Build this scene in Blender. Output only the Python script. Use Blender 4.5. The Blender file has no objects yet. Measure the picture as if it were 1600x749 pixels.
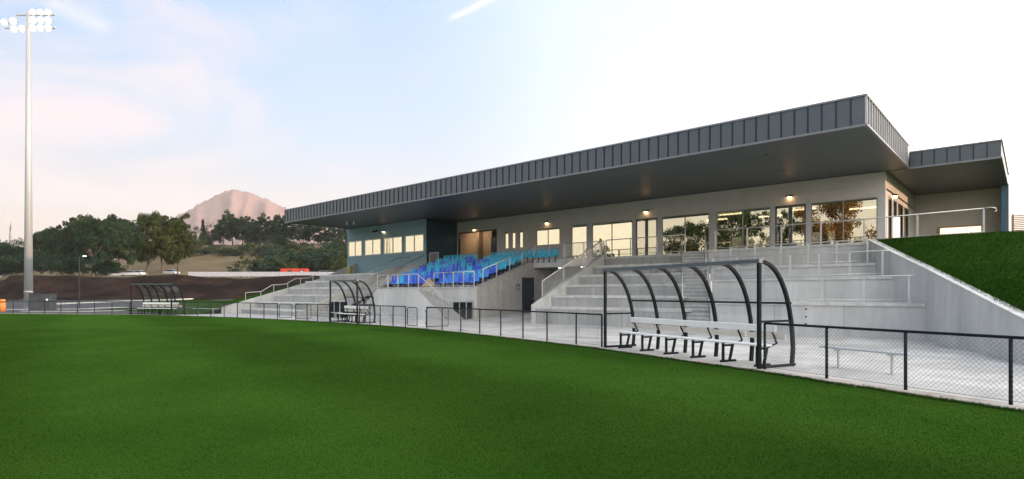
import bpy, bmesh, math, random
from mathutils import Vector, Matrix
random.seed(7)
rad = math.radians
S = bpy.context.scene
C = bpy.data.collections.new('scene_objects'); S.collection.children.link(C)

# ---------------------------------------------------------------- camera
EYE = 1.65; PSI = rad(41.9); FPX = 905.0
cam = bpy.data.cameras.new('camera'); camo = bpy.data.objects.new('camera', cam); C.objects.link(camo)
camo.location = (0, 0, EYE); camo.rotation_euler = (rad(90), 0, PSI)
cam.sensor_width = 36; cam.lens = FPX/1600*36; cam.shift_y = 0.0525; cam.clip_end = 20000; cam.clip_start = 0.1
S.camera = camo
VD = Vector((-math.sin(PSI), math.cos(PSI), 0)); RD = Vector((math.cos(PSI), math.sin(PSI), 0))
def bearing(col, d, z=0):
    """a point d metres away along the bearing given by col (survey helper)"""
    v = VD*d + RD*(d*(col-800)/FPX); return Vector((v.x, v.y, z))

# ---------------------------------------------------------------- world
SUN_AZ = 72.0      # degrees from +Y towards +X
SUN_EL = 5.0
w = bpy.data.worlds.new('World'); S.world = w; w.use_nodes = True
nt = w.node_tree; nt.nodes.clear()
def N(t, **k):
    n = nt.nodes.new(t)
    for a, b in k.items(): setattr(n, a, b)
    return n
out = N('ShaderNodeOutputWorld'); bg = N('ShaderNodeBackground'); bg.inputs['Strength'].default_value = 0.15
sky = N('ShaderNodeTexSky', sky_type='NISHITA'); sky.sun_disc = False
sky.sun_elevation = rad(SUN_EL); sky.sun_rotation = rad(SUN_AZ); sky.air_density = 1.0; sky.dust_density = 1.2; sky.ozone_density = 1.6
tc = N('ShaderNodeTexCoord'); sep = N('ShaderNodeSeparateXYZ')
nt.links.new(tc.outputs['Generated'], sep.inputs[0])
def mixc(fac, a, b, blend='MIX'):
    m = N('ShaderNodeMix', data_type='RGBA', blend_type=blend)
    for i, s in ((0, fac), (6, a), (7, b)):
        if hasattr(s, 'links'): nt.links.new(s, m.inputs[i])
        else: m.inputs[i].default_value = s
    return m.outputs[2]
def ramp(src, pts):
    r = N('ShaderNodeValToRGB'); nt.links.new(src, r.inputs[0])
    while len(r.color_ramp.elements) < len(pts): r.color_ramp.elements.new(0.5)
    for e, (p, v) in zip(r.color_ramp.elements, pts):
        e.position = p; e.color = (v, v, v, 1) if not hasattr(v, '__len__') else (*v, 1)
    return r.outputs[0]
# thin high veil: pale and warm near the horizon, fading towards the zenith
veil = ramp(sep.outputs[2], [(0.0, (2.45, 2.0, 1.75)), (0.10, (2.25, 2.0, 1.9)), (0.24, (1.5, 2.0, 2.6)), (0.50, (1.0, 1.7, 2.75)), (1.0, (1.25, 1.85, 2.8))])
base = mixc(0.90, sky.outputs[0], veil)
# the sky brightens towards the low sun
dotn = N('ShaderNodeVectorMath', operation='DOT_PRODUCT'); nt.links.new(tc.outputs['Generated'], dotn.inputs[0])
dotn.inputs[1].default_value = (math.sin(rad(SUN_AZ)), math.cos(rad(SUN_AZ)), 0.10)
half = N('ShaderNodeMath', operation='MULTIPLY_ADD'); nt.links.new(dotn.outputs['Value'], half.inputs[0]); half.inputs[1].default_value = 0.5; half.inputs[2].default_value = 0.5
sunside = ramp(half.outputs[0], [(0.0, (0, 0, 0)), (0.24, (0.44, 0.36, 0.28)), (0.44, (1.45, 1.25, 1.0)), (0.68, (5.2, 4.7, 4.0)), (0.86, (9.0, 8.1, 6.8)), (1.0, (11, 9.6, 7.8))])
sunside.node.color_ramp.interpolation = 'EASE'
base = mixc(1.0, base, sunside, 'ADD')
# thin pinkish cloud sheets on the side away from the sun
mp = N('ShaderNodeMapping'); nt.links.new(tc.outputs['Generated'], mp.inputs[0])
mp.inputs['Scale'].default_value = (1.3, 1.3, 3.0); mp.inputs['Rotation'].default_value = (0, 0.25, 0.6); mp.inputs['Location'].default_value = (0.35, 0.1, 0.2)
nz = N('ShaderNodeTexNoise'); nz.inputs['Scale'].default_value = 2.2; nz.inputs['Detail'].default_value = 7; nz.inputs['Roughness'].default_value = 0.55; nz.inputs['Distortion'].default_value = 0.6
nt.links.new(mp.outputs[0], nz.inputs['Vector'])
cl = ramp(nz.outputs[0], [(0.50, 0.0), (0.70, 0.85)])
away = ramp(half.outputs[0], [(0.10, 1.0), (0.26, 0.35), (0.4, 0.15)])
cm_ = N('ShaderNodeMath', operation='MULTIPLY'); nt.links.new(cl, cm_.inputs[0]); nt.links.new(away, cm_.inputs[1])
base = mixc(cm_.outputs[0], base, (2.9, 2.5, 2.5, 1))
def wisp(base, a, b, wd, amt):
    """a small cirrus streak: noise confined near the great circle through two sky directions"""
    ra = Vector(a).normalized(); rb = Vector(b).normalized(); nn_ = ra.cross(rb).normalized(); mid = (ra+rb).normalized(); rng = math.cos(ra.angle(rb)*0.55)
    d1 = N('ShaderNodeVectorMath', operation='DOT_PRODUCT'); nt.links.new(tc.outputs['Generated'], d1.inputs[0]); d1.inputs[1].default_value = nn_
    ab = N('ShaderNodeMath', operation='ABSOLUTE'); nt.links.new(d1.outputs['Value'], ab.inputs[0])
    n_ = N('ShaderNodeTexNoise'); n_.inputs['Scale'].default_value = 28; n_.inputs['Detail'].default_value = 5; nt.links.new(tc.outputs['Generated'], n_.inputs['Vector'])
    ad = N('ShaderNodeMath', operation='MULTIPLY_ADD'); nt.links.new(n_.outputs[0], ad.inputs[0]); ad.inputs[1].default_value = -wd*1.6; nt.links.new(ab.outputs[0], ad.inputs[2])
    m1 = N('ShaderNodeMapRange'); nt.links.new(ad.outputs[0], m1.inputs[0]); m1.inputs[1].default_value = -wd*0.9; m1.inputs[2].default_value = wd*0.5; m1.inputs[3].default_value = amt; m1.inputs[4].default_value = 0
    d2 = N('ShaderNodeVectorMath', operation='DOT_PRODUCT'); nt.links.new(tc.outputs['Generated'], d2.inputs[0]); d2.inputs[1].default_value = mid
    m2 = N('ShaderNodeMapRange'); nt.links.new(d2.outputs['Value'], m2.inputs[0]); m2.inputs[1].default_value = rng; m2.inputs[2].default_value = rng+(1-rng)*0.7
    mu = N('ShaderNodeMath', operation='MULTIPLY'); nt.links.new(m1.outputs[0], mu.inputs[0]); nt.links.new(m2.outputs[0], mu.inputs[1])
    return mixc(mu.outputs[0], base, (3.6, 3.3, 3.2, 1))
def sdir(c, y): v = VD*FPX+RD*(c-800); v.z = 458.5-y; return v
base = wisp(base, sdir(700, 32), sdir(776, -6), 0.005, 0.8)
base = wisp(base, sdir(70, 0), sdir(175, 50), 0.012, 0.35)
nt.links.new(base, bg.inputs[0]); nt.links.new(bg.outputs[0], out.inputs[0])

sl = bpy.data.lights.new('sun', 'SUN'); sl.energy = 2.0; sl.angle = rad(0.6); sl.color = (1.0, 0.62, 0.38)
so = bpy.data.objects.new('sun', sl); C.objects.link(so)
sd = Vector((math.sin(rad(SUN_AZ))*math.cos(rad(SUN_EL)), math.cos(rad(SUN_AZ))*math.cos(rad(SUN_EL)), math.sin(rad(SUN_EL))))
so.rotation_euler = sd.to_track_quat('Z', 'Y').to_euler(); so.location = (60, 20, 60)
S.view_settings.view_transform = 'Standard'; S.view_settings.look = 'None'; S.view_settings.exposure = 1.3; S.view_settings.gamma = 1.0

# ---------------------------------------------------------------- helpers
def tag(o, label=None, cat=None, group=None, kind=None):
    if label: o['label'] = label
    if cat: o['category'] = cat
    if group: o['group'] = group
    if kind: o['kind'] = kind
    return o
def thing(name, label, cat, loc=(0, 0, 0), rz=0, group=None):
    o = bpy.data.objects.new(name, None); C.objects.link(o); o.empty_display_size = 0.3
    o.location = loc; o.rotation_euler = (0, 0, rz)
    return tag(o, label, cat, group)
class MB:
    def __init__(s): s.v = []; s.f = []
    def quad(s, *p):
        n = len(s.v); s.v += [tuple(q) for q in p]; s.f.append(tuple(range(n, n+len(p))))
        return s
    def box(s, x0, y0, z0, x1, y1, z1):
        if x0 > x1: x0, x1 = x1, x0
        if y0 > y1: y0, y1 = y1, y0
        if z0 > z1: z0, z1 = z1, z0
        n = len(s.v)
        s.v += [(x0,y0,z0),(x1,y0,z0),(x1,y1,z0),(x0,y1,z0),(x0,y0,z1),(x1,y0,z1),(x1,y1,z1),(x0,y1,z1)]
        s.f += [tuple(n+i for i in q) for q in ((0,3,2,1),(4,5,6,7),(0,1,5,4),(1,2,6,5),(2,3,7,6),(3,0,4,7))]
        return s
    def prism(s, poly, ext):
        """closed polygon of 3D points pushed along ext"""
        n = len(s.v); k = len(poly); e = Vector(ext)
        s.v += [tuple(p) for p in poly] + [tuple(Vector(p)+e) for p in poly]
        s.f.append(tuple(range(n, n+k))); s.f.append(tuple(range(n+2*k-1, n+k-1, -1)))
        for i in range(k):
            j = (i+1) % k; s.f.append((n+j, n+i, n+k+i, n+k+j))
        return s
    def tube(s, pts, r, n=6, caps=True, r1=None):
        pts = [Vector(p) for p in pts]; rings = []
        for i, p in enumerate(pts):
            a = pts[i-1] if i else p; b = pts[i+1] if i < len(pts)-1 else p
            t = (b-a).normalized() if (b-a).length > 0 else Vector((0, 0, 1))
            u = t.cross(Vector((0, 0, 1)))
            if u.length < 0.05: u = t.cross(Vector((0, 1, 0)))
            u.normalize(); v = t.cross(u)
            rr = r if r1 is None else r + (r1-r)*i/(len(pts)-1)
            base = len(s.v)
            for k in range(n):
                q = 2*math.pi*(k+0.5)/n
                s.v.append(tuple(p + (u*math.cos(q)+v*math.sin(q))*rr))
            rings.append(base)
        for a, b in zip(rings, rings[1:]):
            for k in range(n):
                j = (k+1) % n; s.f.append((a+k, a+j, b+j, b+k))
        if caps:
            s.f.append(tuple(rings[0]+k for k in range(n-1, -1, -1))); s.f.append(tuple(rings[-1]+k for k in range(n)))
        return s
    def sq(s, a, b, wd, hd=None):
        """square bar between two points"""
        hd = hd or wd; a = Vector(a); b = Vector(b); t = (b-a).normalized()
        u = t.cross(Vector((0, 0, 1)))
        if u.length < 0.05: u = Vector((1, 0, 0))
        u.normalize(); v = u.cross(t).normalized()
        c = [u*wd/2+v*hd/2, -u*wd/2+v*hd/2, -u*wd/2-v*hd/2, u*wd/2-v*hd/2]
        return s.prism([a+q for q in c], b-a)
    def mesh(s, name, m, smooth=False, bevel=0):
        me = bpy.data.meshes.new(name); me.from_pydata(s.v, [], s.f)
        bm = bmesh.new(); bm.from_mesh(me)
        bmesh.ops.recalc_face_normals(bm, faces=bm.faces)
        if bevel: bmesh.ops.bevel(bm, geom=list(bm.edges), offset=bevel, segments=1, affect='EDGES', clamp_overlap=True)
        bm.to_mesh(me); bm.free()
        if m: me.materials.append(m)
        if smooth:
            for p in me.polygons: p.use_smooth = True
        return me
    def build(s, name, m, parent=None, smooth=False, loc=None, bevel=0, kind=None):
        return put(name, s.mesh(name, m, smooth, bevel), parent, loc, 0, kind)
def put(name, me, parent=None, loc=None, rz=0, kind=None):
    o = bpy.data.objects.new(name, me); C.objects.link(o)
    if parent: o.parent = parent
    if loc is not None: o.location = loc
    o.rotation_euler = (0, 0, rz)
    if kind: o['kind'] = kind
    return o
KIDS = {}
def copy_tree(o, parent=None):
    if not KIDS.get('_built'):
        pass
    c = o.copy(); C.objects.link(c)
    if parent: c.parent = parent
    for ch in [x for x in C.objects if x.parent == o]: copy_tree(ch, c)
    return c

MATS = {}
def mat(name, col, rough=0.8, metal=0.0, streak=0.0, sstr=(5, 5, 0.35), vary=0.12, scale=2.0, bump=0.0, bscale=40.0, spec=0.5, stretch=(1, 1, 1), emit=None, estr=0, second=None, lo=0.35, hi=0.7):
    if name in MATS: return MATS[name]
    m = bpy.data.materials.new(name); m.use_nodes = True; t = m.node_tree; b = t.nodes['Principled BSDF']
    b.inputs['Roughness'].default_value = rough; b.inputs['Metallic'].default_value = metal
    b.inputs['Specular IOR Level'].default_value = spec
    g = t.nodes.new('ShaderNodeNewGeometry'); mpn = t.nodes.new('ShaderNodeMapping'); mpn.inputs['Scale'].default_value = stretch
    t.links.new(g.outputs['Position'], mpn.inputs[0])
    if vary or second:
        n1 = t.nodes.new('ShaderNodeTexNoise'); n1.inputs['Scale'].default_value = scale; n1.inputs['Detail'].default_value = 6; n1.inputs['Roughness'].default_value = 0.62
        t.links.new(mpn.outputs[0], n1.inputs['Vector'])
        r = t.nodes.new('ShaderNodeValToRGB'); t.links.new(n1.outputs[0], r.inputs[0])
        r.color_ramp.elements[0].position = lo; r.color_ramp.elements[1].position = hi
        c2 = second or tuple(min(1, x*(1+vary)) for x in col)
        c1 = col if second else tuple(x*(1-vary) for x in col)
        r.color_ramp.elements[0].color = (*c1, 1); r.color_ramp.elements[1].color = (*c2, 1)
        last = r.outputs[0]
        if streak:
            m3 = t.nodes.new('ShaderNodeMapping'); m3.inputs['Scale'].default_value = sstr; t.links.new(g.outputs['Position'], m3.inputs[0])
            n3 = t.nodes.new('ShaderNodeTexNoise'); n3.inputs['Scale'].default_value = 1.0; n3.inputs['Detail'].default_value = 7; n3.inputs['Roughness'].default_value = 0.65; n3.inputs['Distortion'].default_value = 0.4
            t.links.new(m3.outputs[0], n3.inputs['Vector'])
            r3 = t.nodes.new('ShaderNodeValToRGB'); t.links.new(n3.outputs[0], r3.inputs[0]); r3.color_ramp.elements[0].position = 0.36; r3.color_ramp.elements[1].position = 0.62
            k_ = 1-streak; r3.color_ramp.elements[0].color = (k_, k_, k_*0.98, 1); r3.color_ramp.elements[1].color = (1.04, 1.04, 1.03, 1)
            mm = t.nodes.new('ShaderNodeMix'); mm.data_type = 'RGBA'; mm.blend_type = 'MULTIPLY'; mm.inputs[0].default_value = 1
            t.links.new(last, mm.inputs[6]); t.links.new(r3.outputs[0], mm.inputs[7]); last = mm.outputs[2]
        t.links.new(last, b.inputs['Base Color'])
    else: b.inputs['Base Color'].default_value = (*col, 1)
    if bump:
        n2 = t.nodes.new('ShaderNodeTexNoise'); n2.inputs['Scale'].default_value = bscale; n2.inputs['Detail'].default_value = 4
        t.links.new(mpn.outputs[0], n2.inputs['Vector'])
        bp = t.nodes.new('ShaderNodeBump'); bp.inputs['Strength'].default_value = bump; bp.inputs['Distance'].default_value = 0.02
        t.links.new(n2.outputs[0], bp.inputs['Height']); t.links.new(bp.outputs[0], b.inputs['Normal'])
    if emit:
        b.inputs['Emission Color'].default_value = (*emit, 1); b.inputs['Emission Strength'].default_value = estr
    MATS[name] = m; return m
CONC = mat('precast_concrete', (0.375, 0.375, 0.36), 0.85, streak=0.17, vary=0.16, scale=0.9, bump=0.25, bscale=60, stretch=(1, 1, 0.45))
CONC2 = mat('insitu_concrete', (0.525, 0.525, 0.515), 0.8, streak=0.11, sstr=(2.2, 2.2, 0.4), vary=0.13, scale=0.6, bump=0.15, bscale=30, stretch=(1, 1, 0.3))
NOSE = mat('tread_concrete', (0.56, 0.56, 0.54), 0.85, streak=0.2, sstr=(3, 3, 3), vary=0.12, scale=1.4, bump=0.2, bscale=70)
BLOCK = mat('grey_block', (0.39, 0.38, 0.365), 0.9, streak=0.15, vary=0.10, scale=3, bump=0.3, bscale=50)
PAVE = mat('concourse_concrete', (0.51, 0.50, 0.48), 0.88, streak=0.25, sstr=(0.9, 0.9, 0.9), vary=0.2, scale=0.35, bump=0.3, bscale=35)
STRIP = mat('edge_concrete', (0.40, 0.365, 0.32), 0.9, vary=0.3, scale=2.2, bump=0.5, bscale=25)
GALV = mat('galvanised_steel', (0.56, 0.56, 0.54), 0.45, 0.5, vary=0.1, scale=9)
BLACK = mat('black_paint', (0.012, 0.016, 0.019), 0.6, spec=0.12, vary=0.15, scale=12)
WHITE = mat('white_paint', (0.78, 0.78, 0.76), 0.45, vary=0.04, scale=5)
CREAM = mat('cream_board', (0.66, 0.63, 0.56), 0.5, vary=0.05, scale=5)
FASC = mat('steel_cladding', (0.068, 0.085, 0.098), 0.28, 0.2, spec=0.9, vary=0.08, scale=3, bump=0.04, bscale=6)
SEAM_SHADE = mat('shaded_seam_rib', (0.022, 0.025, 0.028), 0.45, 0.3, vary=0.05)  # near-black: the shade on the roof ribs is put into their colour
CAP = mat('steel_trim', (0.22, 0.23, 0.24), 0.4, 0.4, vary=0.06, scale=3)
SOFF = mat('soffit_panel', (0.090, 0.105, 0.122), 0.42, 0.0, vary=0.06, scale=1.5)
CLAD = mat('warm_grey_cladding', (0.66, 0.62, 0.59), 0.75, vary=0.05, scale=1.5, bump=0.08, bscale=20)
COLM = mat('pier_grey', (0.60, 0.60, 0.61), 0.6, vary=0.05, scale=2)
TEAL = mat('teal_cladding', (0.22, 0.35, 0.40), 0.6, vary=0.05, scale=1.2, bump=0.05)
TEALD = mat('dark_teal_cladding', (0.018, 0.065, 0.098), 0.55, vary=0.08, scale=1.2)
FRAME = mat('window_frame_grey', (0.30, 0.31, 0.31), 0.4, 0.4, vary=0.03)
FRAMED = mat('charcoal_frame', (0.035, 0.04, 0.045), 0.4, 0.3, vary=0.05)
FRAMEW = mat('white_frame', (0.62, 0.64, 0.62), 0.45, vary=0.03)
DOORM = mat('dark_door', (0.035, 0.045, 0.05), 0.5, vary=0.08)
BEIGE = mat('beige_lining', (0.48, 0.36, 0.24), 0.7, vary=0.06)
ASPH = mat('asphalt', (0.07, 0.07, 0.075), 0.9, spec=0.1, vary=0.25, scale=1.2, bump=0.3)
TIMB = mat('timber_slat', (0.60, 0.36, 0.19), 0.7, vary=0.25, scale=6, stretch=(1, 1, 8))
def lit(name, col, s):
    return mat(name, col, 0.5, vary=0, emit=col, estr=s)
LAMP = lit('lamp_glow', (1.0, 0.60, 0.26), 6)
COOL = lit('cool_lamp', (1.0, 0.93, 0.8), 1.5)
TUBE = lit('strip_lamp', (1.0, 0.82, 0.62), 5)
FLOOD = lit('flood_lamp', (1.0, 0.98, 0.93), 0.8)

def glass(name, tint, fac, trans=(0.7, 0.7, 0.66)):
    m = bpy.data.materials.new(name); m.use_nodes = True; t = m.node_tree; t.nodes.clear()
    o = t.nodes.new('ShaderNodeOutputMaterial'); mx = t.nodes.new('ShaderNodeMixShader')
    gl = t.nodes.new('ShaderNodeBsdfGlossy'); gl.inputs['Color'].default_value = (*tint, 1); gl.inputs['Roughness'].default_value = 0.0
    tr = t.nodes.new('ShaderNodeBsdfTransparent'); tr.inputs['Color'].default_value = (*trans, 1)
    lw_ = t.nodes.new('ShaderNodeLayerWeight'); lw_.inputs['Blend'].default_value = 0.5
    fr = t.nodes.new('ShaderNodeMath'); fr.operation = 'POWER'; t.links.new(lw_.outputs['Facing'], fr.inputs[0]); fr.inputs[1].default_value = 4.0
    f2 = t.nodes.new('ShaderNodeMath'); f2.operation = 'MULTIPLY'; t.links.new(fr.outputs[0], f2.inputs[0]); f2.inputs[1].default_value = 0.5; fr = f2
    ad = t.nodes.new('ShaderNodeMath'); ad.operation = 'ADD'; ad.use_clamp = True; ad.inputs[1].default_value = fac
    g = t.nodes.new('ShaderNodeNewGeometry'); n = t.nodes.new('ShaderNodeTexNoise'); n.inputs['Scale'].default_value = 0.7
    bp = t.nodes.new('ShaderNodeBump'); bp.inputs['Strength'].default_value = 0.008; bp.inputs['Distance'].default_value = 0.05
    t.links.new(g.outputs['Position'], n.inputs['Vector']); t.links.new(n.outputs[0], bp.inputs['Height']); t.links.new(bp.outputs[0], gl.inputs['Normal'])
    t.links.new(fr.outputs[0], ad.inputs[0]); t.links.new(ad.outputs[0], mx.inputs[0])
    t.links.new(tr.outputs[0], mx.inputs[1]); t.links.new(gl.outputs[0], mx.inputs[2]); t.links.new(mx.outputs[0], o.inputs[0])
    return m
GLASS = glass('coated_window_glass', (0.95, 0.93, 0.70), 0.66)
GLASS2 = glass('pale_window_glass', (1.0, 0.98, 0.72), 0.95)
GLASSC = glass('clear_window_glass', (0.95, 0.9, 0.75), 0.22, (0.75, 0.75, 0.7))
POLY = glass('polycarbonate_sheet', (0.9, 0.92, 0.95), 0.06, (0.9, 0.91, 0.93))
_t = POLY.node_tree; _o = [n for n in _t.nodes if n.type == 'OUTPUT_MATERIAL'][0]; _m = _o.inputs[0].links[0].from_node
_d = _t.nodes.new('ShaderNodeBsdfDiffuse'); _d.inputs['Color'].default_value = (0.7, 0.72, 0.76, 1); _x = _t.nodes.new('ShaderNodeMixShader'); _x.inputs[0].default_value = 0.05
_t.links.new(_m.outputs[0], _x.inputs[1]); _t.links.new(_d.outputs[0], _x.inputs[2]); _t.links.new(_x.outputs[0], _o.inputs[0])

def turf(name, c1, c2, stripes=False):
    m = bpy.data.materials.new(name); m.use_nodes = True; t = m.node_tree; b = t.nodes['Principled BSDF']
    b.inputs['Roughness'].default_value = 0.85; b.inputs['Specular IOR Level'].default_value = 0.0
    L = t.links.new; nn = t.nodes.new
    g = nn('ShaderNodeNewGeometry')
    n1 = nn('ShaderNodeTexNoise'); n1.inputs['Scale'].default_value = 0.35; n1.inputs['Detail'].default_value = 8; n1.inputs['Roughness'].default_value = 0.6
    n2 = nn('ShaderNodeTexNoise'); n2.inputs['Scale'].default_value = 38; n2.inputs['Detail'].default_value = 5; n2.inputs['Roughness'].default_value = 0.7
    L(g.outputs['Position'], n1.inputs['Vector']); L(g.outputs['Position'], n2.inputs['Vector'])
    r1 = nn('ShaderNodeValToRGB'); L(n1.outputs[0], r1.inputs[0]); r1.color_ramp.elements[0].position = 0.3; r1.color_ramp.elements[1].position = 0.72
    r1.color_ramp.elements[0].color = (*c1, 1); r1.color_ramp.elements[1].color = (*c2, 1)
    r2 = nn('ShaderNodeValToRGB'); L(n2.outputs[0], r2.inputs[0]); r2.color_ramp.elements[0].position = 0.28; r2.color_ramp.elements[1].position = 0.75
    r2.color_ramp.elements[0].color = (0.6, 0.62, 0.5, 1); r2.color_ramp.elements[1].color = (1.45, 1.36, 1.6, 1)
    mx = nn('ShaderNodeMix'); mx.data_type = 'RGBA'; mx.blend_type = 'MULTIPLY'; mx.inputs[0].default_value = 1
    L(r1.outputs[0], mx.inputs[6]); L(r2.outputs[0], mx.inputs[7]); last = mx.outputs[2]
    if stripes:
        dp = nn('ShaderNodeVectorMath'); dp.operation = 'DOT_PRODUCT'; dp.inputs[1].default_value = (0.19, 0.98, 0)
        L(g.outputs['Position'], dp.inputs[0])
        n3 = nn('ShaderNodeTexNoise'); n3.inputs['Scale'].default_value = 0.9; n3.inputs['Detail'].default_value = 3; L(g.outputs['Position'], n3.inputs['Vector'])
        ad = nn('ShaderNodeMath'); ad.operation = 'MULTIPLY_ADD'; L(n3.outputs[0], ad.inputs[0]); ad.inputs[1].default_value = 0.5; L(dp.outputs['Value'], ad.inputs[2])
        sn = nn('ShaderNodeMath'); sn.operation = 'SINE'; ml = nn('ShaderNodeMath'); ml.operation = 'MULTIPLY'; ml.operation = 'MULTIPLY_ADD'; ml.inputs[1].default_value = 0.84; ml.inputs[2].default_value = 0.27
        L(ad.outputs[0], ml.inputs[0]); L(ml.outputs[0], sn.inputs[0])
        r3 = nn('ShaderNodeMapRange'); r3.inputs[1].default_value = -0.6; r3.inputs[2].default_value = 0.6; r3.inputs[3].default_value = 0.84; r3.inputs[4].default_value = 1.12
        L(sn.outputs[0], r3.inputs[0])
        m2 = nn('ShaderNodeVectorMath'); m2.operation = 'SCALE'; L(last, m2.inputs[0]); L(r3.outputs[0], m2.inputs[3]); last = m2.outputs[0]
    L(last, b.inputs['Base Color'])
    bp = nn('ShaderNodeBump'); bp.inputs['Strength'].default_value = 0.8; bp.inputs['Distance'].default_value = 0.03
    L(n2.outputs[0], bp.inputs['Height']); L(bp.outputs[0], b.inputs['Normal'])
    return m
TURF = turf('mown_turf', (0.0215, 0.064, 0.0070), (0.038, 0.090, 0.011), True)
TURF2 = turf('bank_turf', (0.016, 0.048, 0.005), (0.028, 0.070, 0.008))

# ---------------------------------------------------------------- ground
FP = [(2.6, 10.1), (-0.23, 11.29), (-1.6, 11.83), (-2.95, 12.4), (-4.26, 12.97), (-9.6, 14.97), (-12.5, 15.7), (-15.3, 16.4), (-18.2, 17.0), (-21.1, 17.5), (-25.3, 17.87), (-30, 17.95), (-34, 17.7), (-37.3, 17.4), (-41.3, 16.9), (-46, 16.0), (-48.6, 15.38), (-52.4, 13.9), (-56.3, 11.5), (-63, 7.6), (-72, 1.0)]
def foff(p, d):
    """boundary line moved d metres towards the stand"""
    o = []
    for i, a in enumerate(p):
        q = p[max(0, i-1)]; r = p[min(len(p)-1, i+1)]
        t = Vector((r[0]-q[0], r[1]-q[1])).normalized(); n = Vector((t.y, -t.x))
        if n.y < 0: n = -n
        o.append((a[0]+n.x*d, a[1]+n.y*d))
    return o
def fy(x):
    for a, b in zip(FP, FP[1:]):
        if b[0] <= x <= a[0]: return a[1]+(b[1]-a[1])*(a[0]-x)/(a[0]-b[0])
    return FP[0][1] if x > 0 else FP[-1][1]
def ribbon(name, A, B, z, m, zb=None):
    mb = MB()
    for i in range(len(A)-1):
        mb.quad((*A[i], z), (*A[i+1], z), (*B[i+1], z), (*B[i], z))
        if zb is not None: mb.quad((*A[i], zb), (*A[i+1], zb), (*A[i+1], z), (*A[i], z))
    return tag(mb.build(name, m), kind='structure')
def jag(P, a):
    """finer points with small random sideways shifts, for a ragged turf edge"""
    o = []
    for p, q in zip(P, P[1:]):
        n = max(2, int(math.hypot(q[0]-p[0], q[1]-p[1])/0.35))
        for k in range(n): t = k/n; o.append((p[0]+(q[0]-p[0])*t, p[1]+(q[1]-p[1])*t+random.uniform(-a, a)))
    o.append(P[-1]); return o
gm = MB(); R0 = 3800
gm.quad((-R0, -R0, -0.25), (R0, -R0, -0.25), (R0, R0, -0.25), (-R0, R0, -0.25))
tag(gm.build('ground', mat('dry_ground', (0.10, 0.10, 0.06), 0.95, vary=0.3, scale=0.05)), kind='structure')
edge = jag(foff(FP, -0.44), 0.05)
ribbon('pitch', [(p[0], -160) for p in edge], edge, 0.0, TURF)
mb = MB(); mb.quad((2.6, -160, 0), (60, -160, 0), (60, -2, 0), (2.6, edge[0][1], 0)); tag(mb.build('pitch', TURF), kind='structure')
mb = MB(); mb.quad((-72, -160, 0), (-72, edge[-1][1], 0), (-140, -45, 0), (-140, -160, 0)); tag(mb.build('pitch', TURF), kind='structure')
E0 = foff(FP, -0.5); E1 = foff(FP, 0.16)
ribbon('edge_strip', E0, E1, 0.012 - 0.02, STRIP)       # under the turf's ragged edge
ribbon('edge_strip', foff(FP, -0.30), E1, 0.004, STRIP, -0.03)
# concourse slab up to the stand
A = [p for p in E1 if p[0] > -51]; B = [(p[0], 36.0) for p in A]
ribbon('concourse', A, B, 0.0, PAVE)
mb = MB(); mb.quad((2.6, 10.2, 0), (30, -4, 0), (30, 20, 0), (2.6, 20, 0)); tag(mb.build('concourse', PAVE), kind='structure')
# shallow ramp up to the undercroft
mb = MB(); mb.quad((-26.2, 25.0, 0.004), (-20.6, 25.0, 0.004), (-20.6, 30.0, 0.3), (-26.2, 30.0, 0.3)).quad((-26.2, 30, 0.3), (-20.6, 30, 0.3), (-20.6, 36, 0.3), (-26.2, 36, 0.3))
tag(mb.build('ramp', PAVE), kind='structure')

# ---------------------------------------------------------------- perimeter fence
WIRE = mat('chain_wire', (0.10, 0.105, 0.11), 0.5, 0.5, vary=0.1)
def chain(L, h, pitch=0.075, r=0.0022):
    """woven diamond wires in the local XZ plane"""
    mb = MB(); n = int((L+h)/pitch)
    for k in range(n+1):
        c = k*pitch
        for sgn in (1, -1):
            x0, z0, x1, z1 = c-h, 0.0, c, h
            if x0 < 0: z0 = -x0; x0 = 0
            if x1 > L: z1 = h-(x1-L); x1 = L
            if x1 <= x0 or z1 <= z0: continue
            if sgn < 0: x0, x1 = L-x0, L-x1
            a = Vector((x0, 0.003*sgn, z0)); b = Vector((x1, 0.003*sgn, z1)); t = (b-a).normalized(); p = Vector((t.z, 0, -t.x))*r
            y = Vector((0, r*1.2, 0)); i = len(mb.v)
            mb.v += [tuple(a+p), tuple(a-p*0.5+y), tuple(a-p*0.5-y), tuple(b+p), tuple(b-p*0.5+y), tuple(b-p*0.5-y)]
            mb.f += [(i, i+1, i+4, i+3), (i+1, i+2, i+5, i+4), (i+2, i, i+3, i+5)]
    return mb
post_me = MB().tube([(0, 0, 0), (0, 0, 1.0)], 0.027, 8).mesh('post', BLACK, True)
cap_me = MB().tube([(0, 0, 0), (0, 0, 0.03), (0, 0, 0.045)], 0.034, 8, r1=0.012).mesh('cap', BLACK, True)
def fence(xs, label, h=1.0):
    P = [Vector((x, fy(x), 0)) for x in xs]
    t = thing('perimeter_fence', label, 'fence', P[0], 0, 'black pitch perimeter fence sections')
    for p in P: put('post', post_me, t, p-P[0])
    MB().tube([p-P[0]+Vector((0, 0, h)) for p in P], 0.026, 8).build('top_rail', BLACK, t, True)
    MB().tube([p-P[0]+Vector((0, 0, 0.06)) for p in P], 0.004, 4).build('bottom_wire', WIRE, t)
    for a, b in zip(P, P[1:]):
        d = b-a; o = chain(d.length, h-0.06).build('chain_link', WIRE, t, loc=a-P[0]+Vector((0, -0.03, 0.05)), kind='stuff')
        o.rotation_euler = (0, 0, math.atan2(d.y, d.x))
    return t
def steps(a, b, n): return [a+(b-a)*i/n for i in range(n+1)]
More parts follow.
